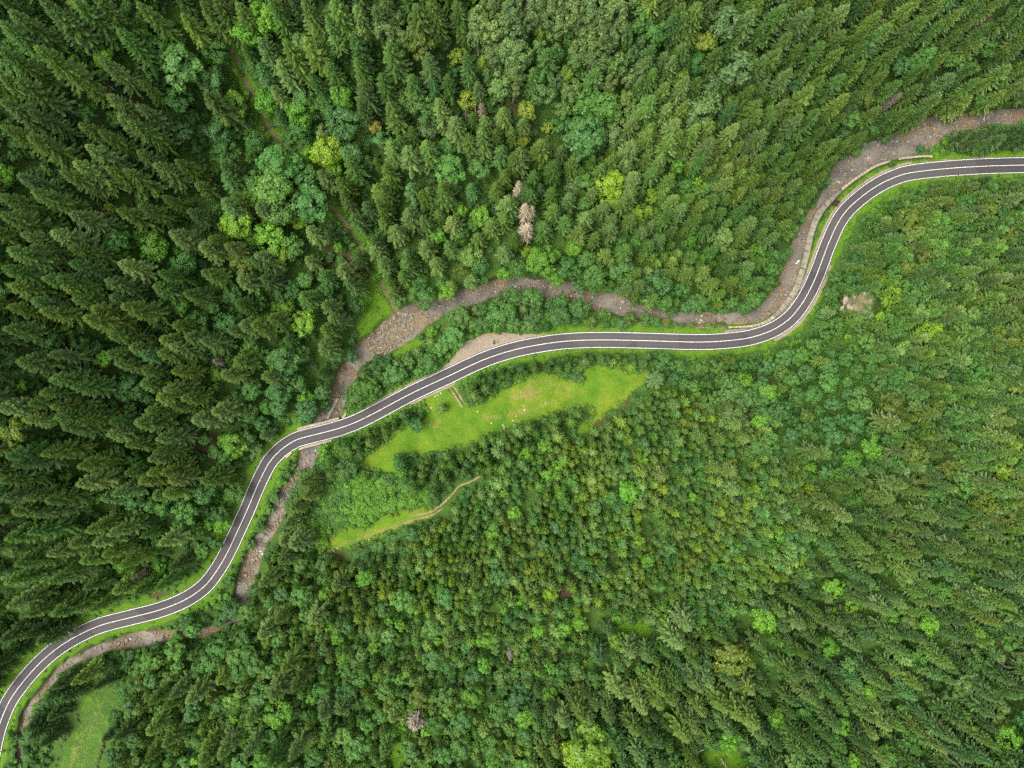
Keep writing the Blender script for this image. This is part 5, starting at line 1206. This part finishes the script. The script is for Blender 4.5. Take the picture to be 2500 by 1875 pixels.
# ------------------------------------------------------------------ fallen logs and bare standing stems
def log(pts, r0, name, label, cat, group, on_ground=True, dz=0.2, m='pale_bark'):
    P = [Vector(gpt(u, v, dz)) for u, v in pts]
    o0 = P[0].copy()
    V, F = [], []
    n_ = 6
    for i, p_ in enumerate(P):
        t_ = (P[min(i + 1, len(P) - 1)] - P[max(i - 1, 0)]).normalized()
        a = t_.orthogonal().normalized(); b2 = t_.cross(a)
        rr = r0 * (1 - .6 * i / (len(P) - 1))
        for k in range(n_):
            q = 6.283 * k / n_
            V.append(p_ - o0 + (a * math.cos(q) + b2 * math.sin(q)) * rr)
    for i in range(len(P) - 1):
        for k in range(n_): F.append((i * n_ + k, i * n_ + (k + 1) % n_, i * n_ + n_ + (k + 1) % n_, i * n_ + n_ + k))
    F += [tuple(range(n_))[::-1], tuple(len(V) - n_ + k for k in range(n_))]
    o = obj(name, mesh_of(name, V, F, [M[m]], True)); o.location = o0
    tag(o, label, cat, group)
    return o
LOGS = [([(1700, 411), (1720, 393), (1739, 375)], .34, 9, 'long pale trunk leaning between spruces above the stream, over a patch of red soil'), ([(2262, 908), (2274, 899), (2290, 895), (2311, 893)], .42, 7, 'crooked bleached dead log lying over the shrubs on the east slope'), ([(2197, 739), (2201, 747), (2204, 756)], .22, 4, 'short thin bleached log beside the rock outcrop'), ([(2094, 600), (2104, 596), (2116, 592)], .25, 6, 'thin bleached log among shrubs just above the road curve'), ([(1455, 1100), (1460, 1107), (1465, 1113)], .22, 4, 'short pale log in a gap of the plantation below the meadow'), ([(1850, 1387), (1862, 1370), (1875, 1353)], .24, 9, 'long thin pale stem standing out of the plantation edge'), ([(1694, 1840), (1708, 1833), (1723, 1826)], .3, .4, 'reddish log lying on the small grass clearing at the bottom'), ([(2402, 280), (2402, 289), (2401, 298)], .28, .3, 'straight driftwood log lying across the upper stream bed'), ([(2374, 274), (2385, 279), (2388, 281)], .2, .3, 'short driftwood stick on the far bank of the upper stream'), ([(1704, 698), (1707, 705), (1711, 712)], .3, 10, 'short grey broken log caught among trees above the stream'), ([(660, 1487), (670, 1475), (682, 1461)], .22, 5, 'thin dark log leaning between spruces below the stream turn'), ([(1578, 1407), (1581, 1411), (1584, 1415)], .25, 2, 'small reddish log in the grassy gap east of the plantation')]
for pts, r0, dz, lab in LOGS:
    log(pts, r0, 'fallen_log', lab, 'log', 'logs and drift wood', dz=dz if dz < 1 else min(dz, 2.0))
SNAGS = [((330, 152), (383, 200)), ((298, 192), (328, 217)), ((265, 207), (285, 224)), ((191, 246), (233, 281)), ((163, 265), (216, 297)), ((371, 210), (384, 222)), ((590, 298), (611, 320)), ((599, 385), (613, 398)), ((250, 656), (292, 665)), ((350, 821), (383, 822)), ((1521, 1548), (1531, 1560)), ((1546, 1543), (1557, 1558)), ((1761, 1852), (1779, 1874)), ((1560, 1612), (1557, 1622)), ((1697, 1590), (1713, 1609)), ((2060, 1500), (2078, 1513)), ((2160, 1686), (2183, 1705)), ((2422, 1608), (2468, 1632)), ((2349, 669), (2375, 664)), ((2405, 765), (2455, 746)), ((2382, 1011), (2437, 1006)), ((2128, 140), (2165, 122)), ((1136, 255), (1139, 290)), ((1161, 252), (1163, 282))]
for k, (a, b_) in enumerate(SNAGS):
    ra, rb = math.hypot(a[0] - CX, a[1] - CY), math.hypot(b_[0] - CX, b_[1] - CY)
    tip, foot = (a, b_) if ra > rb else (b_, a)
    z = zt(*foot); h = (H - z) * abs(ra - rb) / max(ra, rb)
    h = min(max(h, 6), 22)
    root = empty('bare_stem', gpt(*foot, -.2)); root.rotation_euler = (0, 0, R.uniform(0, 6))
    obj('stem', mesh_of('stem', *trunk_data(h, .30, k), [M['pale_bark']], True), root)
    for q in range(3):
        V, F = trunk_data(1.6, .05, q, 4)
        s_ = obj('branch_stub', mesh_of('branch_stub', V, F, [M['pale_bark']]), root); s_.location = (0, 0, h * (.45 + .17 * q)); s_.rotation_euler = (1.2, 0, q * 2.3)
    tag(root, f"bare pale standing stem among trees, foot {words(foot[0] / 25)} percent across, {words(foot[1] / 18.75)} down", 'bare stem', 'bare standing stems')

# ------------------------------------------------------------------ litter on the meadow
LIT = [(1278, 993), (1280, 1001), (1242, 1015), (1268, 1029), (1199, 1033), (1228, 1038), (1230, 1043), (1229, 1047), (1225, 1050), (1228, 1053), (1226, 1054), (1166, 1005), (1331, 984), (1036, 1008), (1045, 1006), (1053, 996), (1062, 967), (1069, 965), (1076, 960), (1260, 1016), (900, 1317), (1252, 1027)]
for k, (u, v) in enumerate(LIT):
    V, F = rock_data(ICO1, 900 + k % 6, .25)
    o = obj('litter_scrap', quad_mesh('litter_scrap', V * np.array([.30, .22, .14]) * R.uniform(.7, 1.25), F, [M['litter']])); o.location = gpt(u, v, .06); o.rotation_euler = (0, 0, R.uniform(0, 6))
    where = 'beside the clearing track' if v > 1200 else ('on the verge by the dirt track' if u < 1100 and v < 1009 else 'by the spruces at the south rim' if (1220 < u < 1232 and v > 1030) else 'out on the grass')
    near_ = 'by the clearing track' if v > 1200 else ('on the verge' if u < 1100 and v < 1009 else 'by the rim spruces' if (1220 < u < 1232 and v > 1030) else 'on open grass')
    tag(o, ['flat ', 'crumpled ', 'tiny ', 'torn ', 'folded '][k % 5] + f'white litter scrap {near_}, {words(u / 25)} percent across, {words(v / 18.75)} down', 'litter', f'white litter scraps {near_}')
for (u, v, c, lab) in ((1049, 1037, (.12, .28, .55), 'blue plastic scrap beside the dark bush on the meadow'), (822, 1338, (.35, .37, .45), 'grey crumpled sheet at the west end of the small clearing')):
    mm, nt, b = nmat('plastic_sheet'); p = objcoord(nt); nt.links.new(ramp(nt, noise(nt, 2.5, 4, .6, p), [(.3, tuple(x * .5 for x in c)), (.7, tuple(min(1, x * 1.6) for x in c))]), b.inputs['Base Color'])
    V, F = rock_data(ICO2, int(u), .3)
    o = obj('plastic_scrap', quad_mesh('plastic_scrap', V * np.array([.5, .36, .16]), F, [mm])); o.location = gpt(u, v, .08)
    tag(o, lab, 'litter')

# ------------------------------------------------------------------ motorcycles and a person on the lay-by
dark, nt, b = nmat('black_paint'); b.inputs['Base Color'].default_value = (.02, .02, .022, 1); b.inputs['Roughness'].default_value = .35
tyre, nt, b = nmat('tyre_rubber'); b.inputs['Base Color'].default_value = (.015, .015, .015, 1); b.inputs['Roughness'].default_value = .9
steel, nt, b = nmat('dull_steel'); b.inputs['Base Color'].default_value = (.3, .3, .3, 1); b.inputs['Metallic'].default_value = 1; b.inputs['Roughness'].default_value = .4
def torus(R0, r0, n1=18, n2=6):
    V, F = [], []
    for i in range(n1):
        for j in range(n2):
            a, c_ = 6.283 * i / n1, 6.283 * j / n2
            V.append(((R0 + r0 * math.cos(c_)) * math.cos(a), r0 * math.sin(c_), (R0 + r0 * math.cos(c_)) * math.sin(a)))
            F.append((i * n2 + j, ((i + 1) % n1) * n2 + j, ((i + 1) % n1) * n2 + (j + 1) % n2, i * n2 + (j + 1) % n2))
    return V, F
def bar(a, b_, r_):
    a, b_ = Vector(a), Vector(b_); t_ = (b_ - a).normalized(); x = t_.orthogonal().normalized(); y = t_.cross(x)
    V = [p_ + (x * math.cos(q) + y * math.sin(q)) * r_ for p_ in (a, b_) for q in (0, 1.57, 3.14, 4.71)]
    return V, [(0, 1, 5, 4), (1, 2, 6, 5), (2, 3, 7, 6), (3, 0, 4, 7), (3, 2, 1, 0), (4, 5, 6, 7)]
def blob(c, s_, seed=3):
    V, F = ICO1
    return V * np.array(s_) + np.array(c), F
moto = []
for (u, v, rz, lab) in ((1206, 835, 1.62, 'dark motorcycle parked across the gravel lay-by next to the standing person'), (1095, 881.5, 1.2, 'dark motorcycle parked at the narrow neck of the lay-by gravel'), (1053.5, 905.5, 1.9, 'dark motorcycle parked on the thin gravel shoulder below the lay-by')):
    root = empty('motorcycle', gpt(u, v), rz); tag(root, lab, 'motorcycle', 'motorcycles parked on the gravel')
    for x in (-.72, .74):
        w = obj('wheel', mesh_of('wheel', *torus(.26, .075), [tyre], True), root); w.location = (x, 0, .335)
        obj('hub', quad_mesh('hub', *blob((0, 0, 0), (.19, .05, .19)), [steel]), w)
    obj('tank', quad_mesh('tank', *blob((.18, 0, .86), (.32, .19, .17)), [dark], True), root)
    obj('seat', quad_mesh('seat', *blob((-.38, 0, .82), (.42, .17, .10)), [tyre], True), root)
    obj('engine', quad_mesh('engine', *blob((.02, 0, .48), (.34, .2, .24)), [steel], False), root)
    obj('handlebar', mesh_of('handlebar', *bar((.42, -.42, 1.05), (.42, .42, 1.05), .025), [dark]), root)
    for s_ in (-.09, .09): obj('fork', mesh_of('fork', *bar((.45, s_, 1.03), (.74, s_, .33), .03), [steel]), root)
    obj('headlight', quad_mesh('headlight', *blob((.58, 0, .95), (.1, .11, .11)), [steel], True), root)
    obj('pannier', mesh_of('pannier', *box_data(-.72, 0, .72, .42, .78, .34, 0, .01), [dark]), root)
# standing person: one continuous skinned figure
def skin_body(name, pts, edges, m, parent, root_i=0):
    me = bpy.data.meshes.new(name); me.from_pydata([p_[:3] for p_ in pts], edges, [])
    o = obj(name, me, parent)
    sk = o.modifiers.new('skin', 'SKIN'); sk.use_smooth_shade = True
    o.modifiers.new('sub', 'SUBSURF').levels = 1
    o.modifiers['sub'].render_levels = 1
    for i, p_ in enumerate(pts):
        sv = me.skin_vertices[0].data[i]; sv.radius = (p_[3], p_[4] if len(p_) > 4 else p_[3]); sv.use_root = (i == root_i)
    me.materials.append(m)
    return o
def ensure_skin(me):
    pass
cloth, nt, b = nmat('dark_clothes'); b.inputs['Base Color'].default_value = (.03, .03, .035, 1)
skinm, nt, b = nmat('skin'); b.inputs['Base Color'].default_value = (.45, .28, .2, 1)
hairm, nt, b = nmat('dark_hair'); b.inputs['Base Color'].default_value = (.025, .018, .014, 1)
person = empty('person', gpt(1214.5, 835), 2.4)
tag(person, 'person in dark clothes standing on the gravel lay-by beside a motorcycle', 'person')
pts = [(0, 0, .95, .17, .13), (0, 0, 1.15, .16, .12), (0, 0, 1.38, .19, .13), (0, 0, 1.50, .065), (0, .01, 1.57, .06), (0, .02, 1.67, .095, .11), (0, .01, 1.76, .07),
       (-.19, 0, 1.42, .07), (-.26, .02, 1.14, .05), (-.27, .10, .90, .04), (-.27, .12, .80, .035), (.19, 0, 1.42, .07), (.26, .02, 1.14, .05), (.25, .12, .91, .04), (.25, .14, .81, .035),
       (-.10, 0, .86, .095), (-.12, .02, .48, .068), (-.13, -.02, .09, .048), (-.14, .14, .04, .04), (.10, 0, .86, .095), (.12, .02, .48, .068), (.14, -.02, .09, .048), (.15, .14, .04, .04)]
edges = [(0, 1), (1, 2), (2, 3), (3, 4), (4, 5), (5, 6), (2, 7), (7, 8), (8, 9), (9, 10), (2, 11), (11, 12), (12, 13), (13, 14), (0, 15), (15, 16), (16, 17), (17, 18), (0, 19), (19, 20), (20, 21), (21, 22)]
try:
    me = bpy.data.meshes.new('body'); me.from_pydata([p_[:3] for p_ in pts], edges, []); me.materials.append(cloth)
    body = obj('body', me, person)
    body.modifiers.new('skin', 'SKIN').use_smooth_shade = True
    sb = body.modifiers.new('sub', 'SUBSURF'); sb.levels = 1; sb.render_levels = 1
    for i, p_ in enumerate(pts):
        sv = me.skin_vertices[0].data[i]; sv.radius = (p_[3], p_[4] if len(p_) > 4 else p_[3]); sv.use_root = (i == 0)
except Exception as ex:
    print('skin', ex)
obj('hair', quad_mesh('hair', *blob((0, -.01, 1.725), (.105, .12, .085)), [hairm], True), person)
for s_ in (-1, 1):
    hand = obj('hand', quad_mesh('hand', *blob((s_ * .26, .14, .76), (.03, .04, .07)), [skinm], True), person)
print('TREES', {k: (len(singles[k]), len(masses[k])) for k in singles}, 'UND', len(UND))
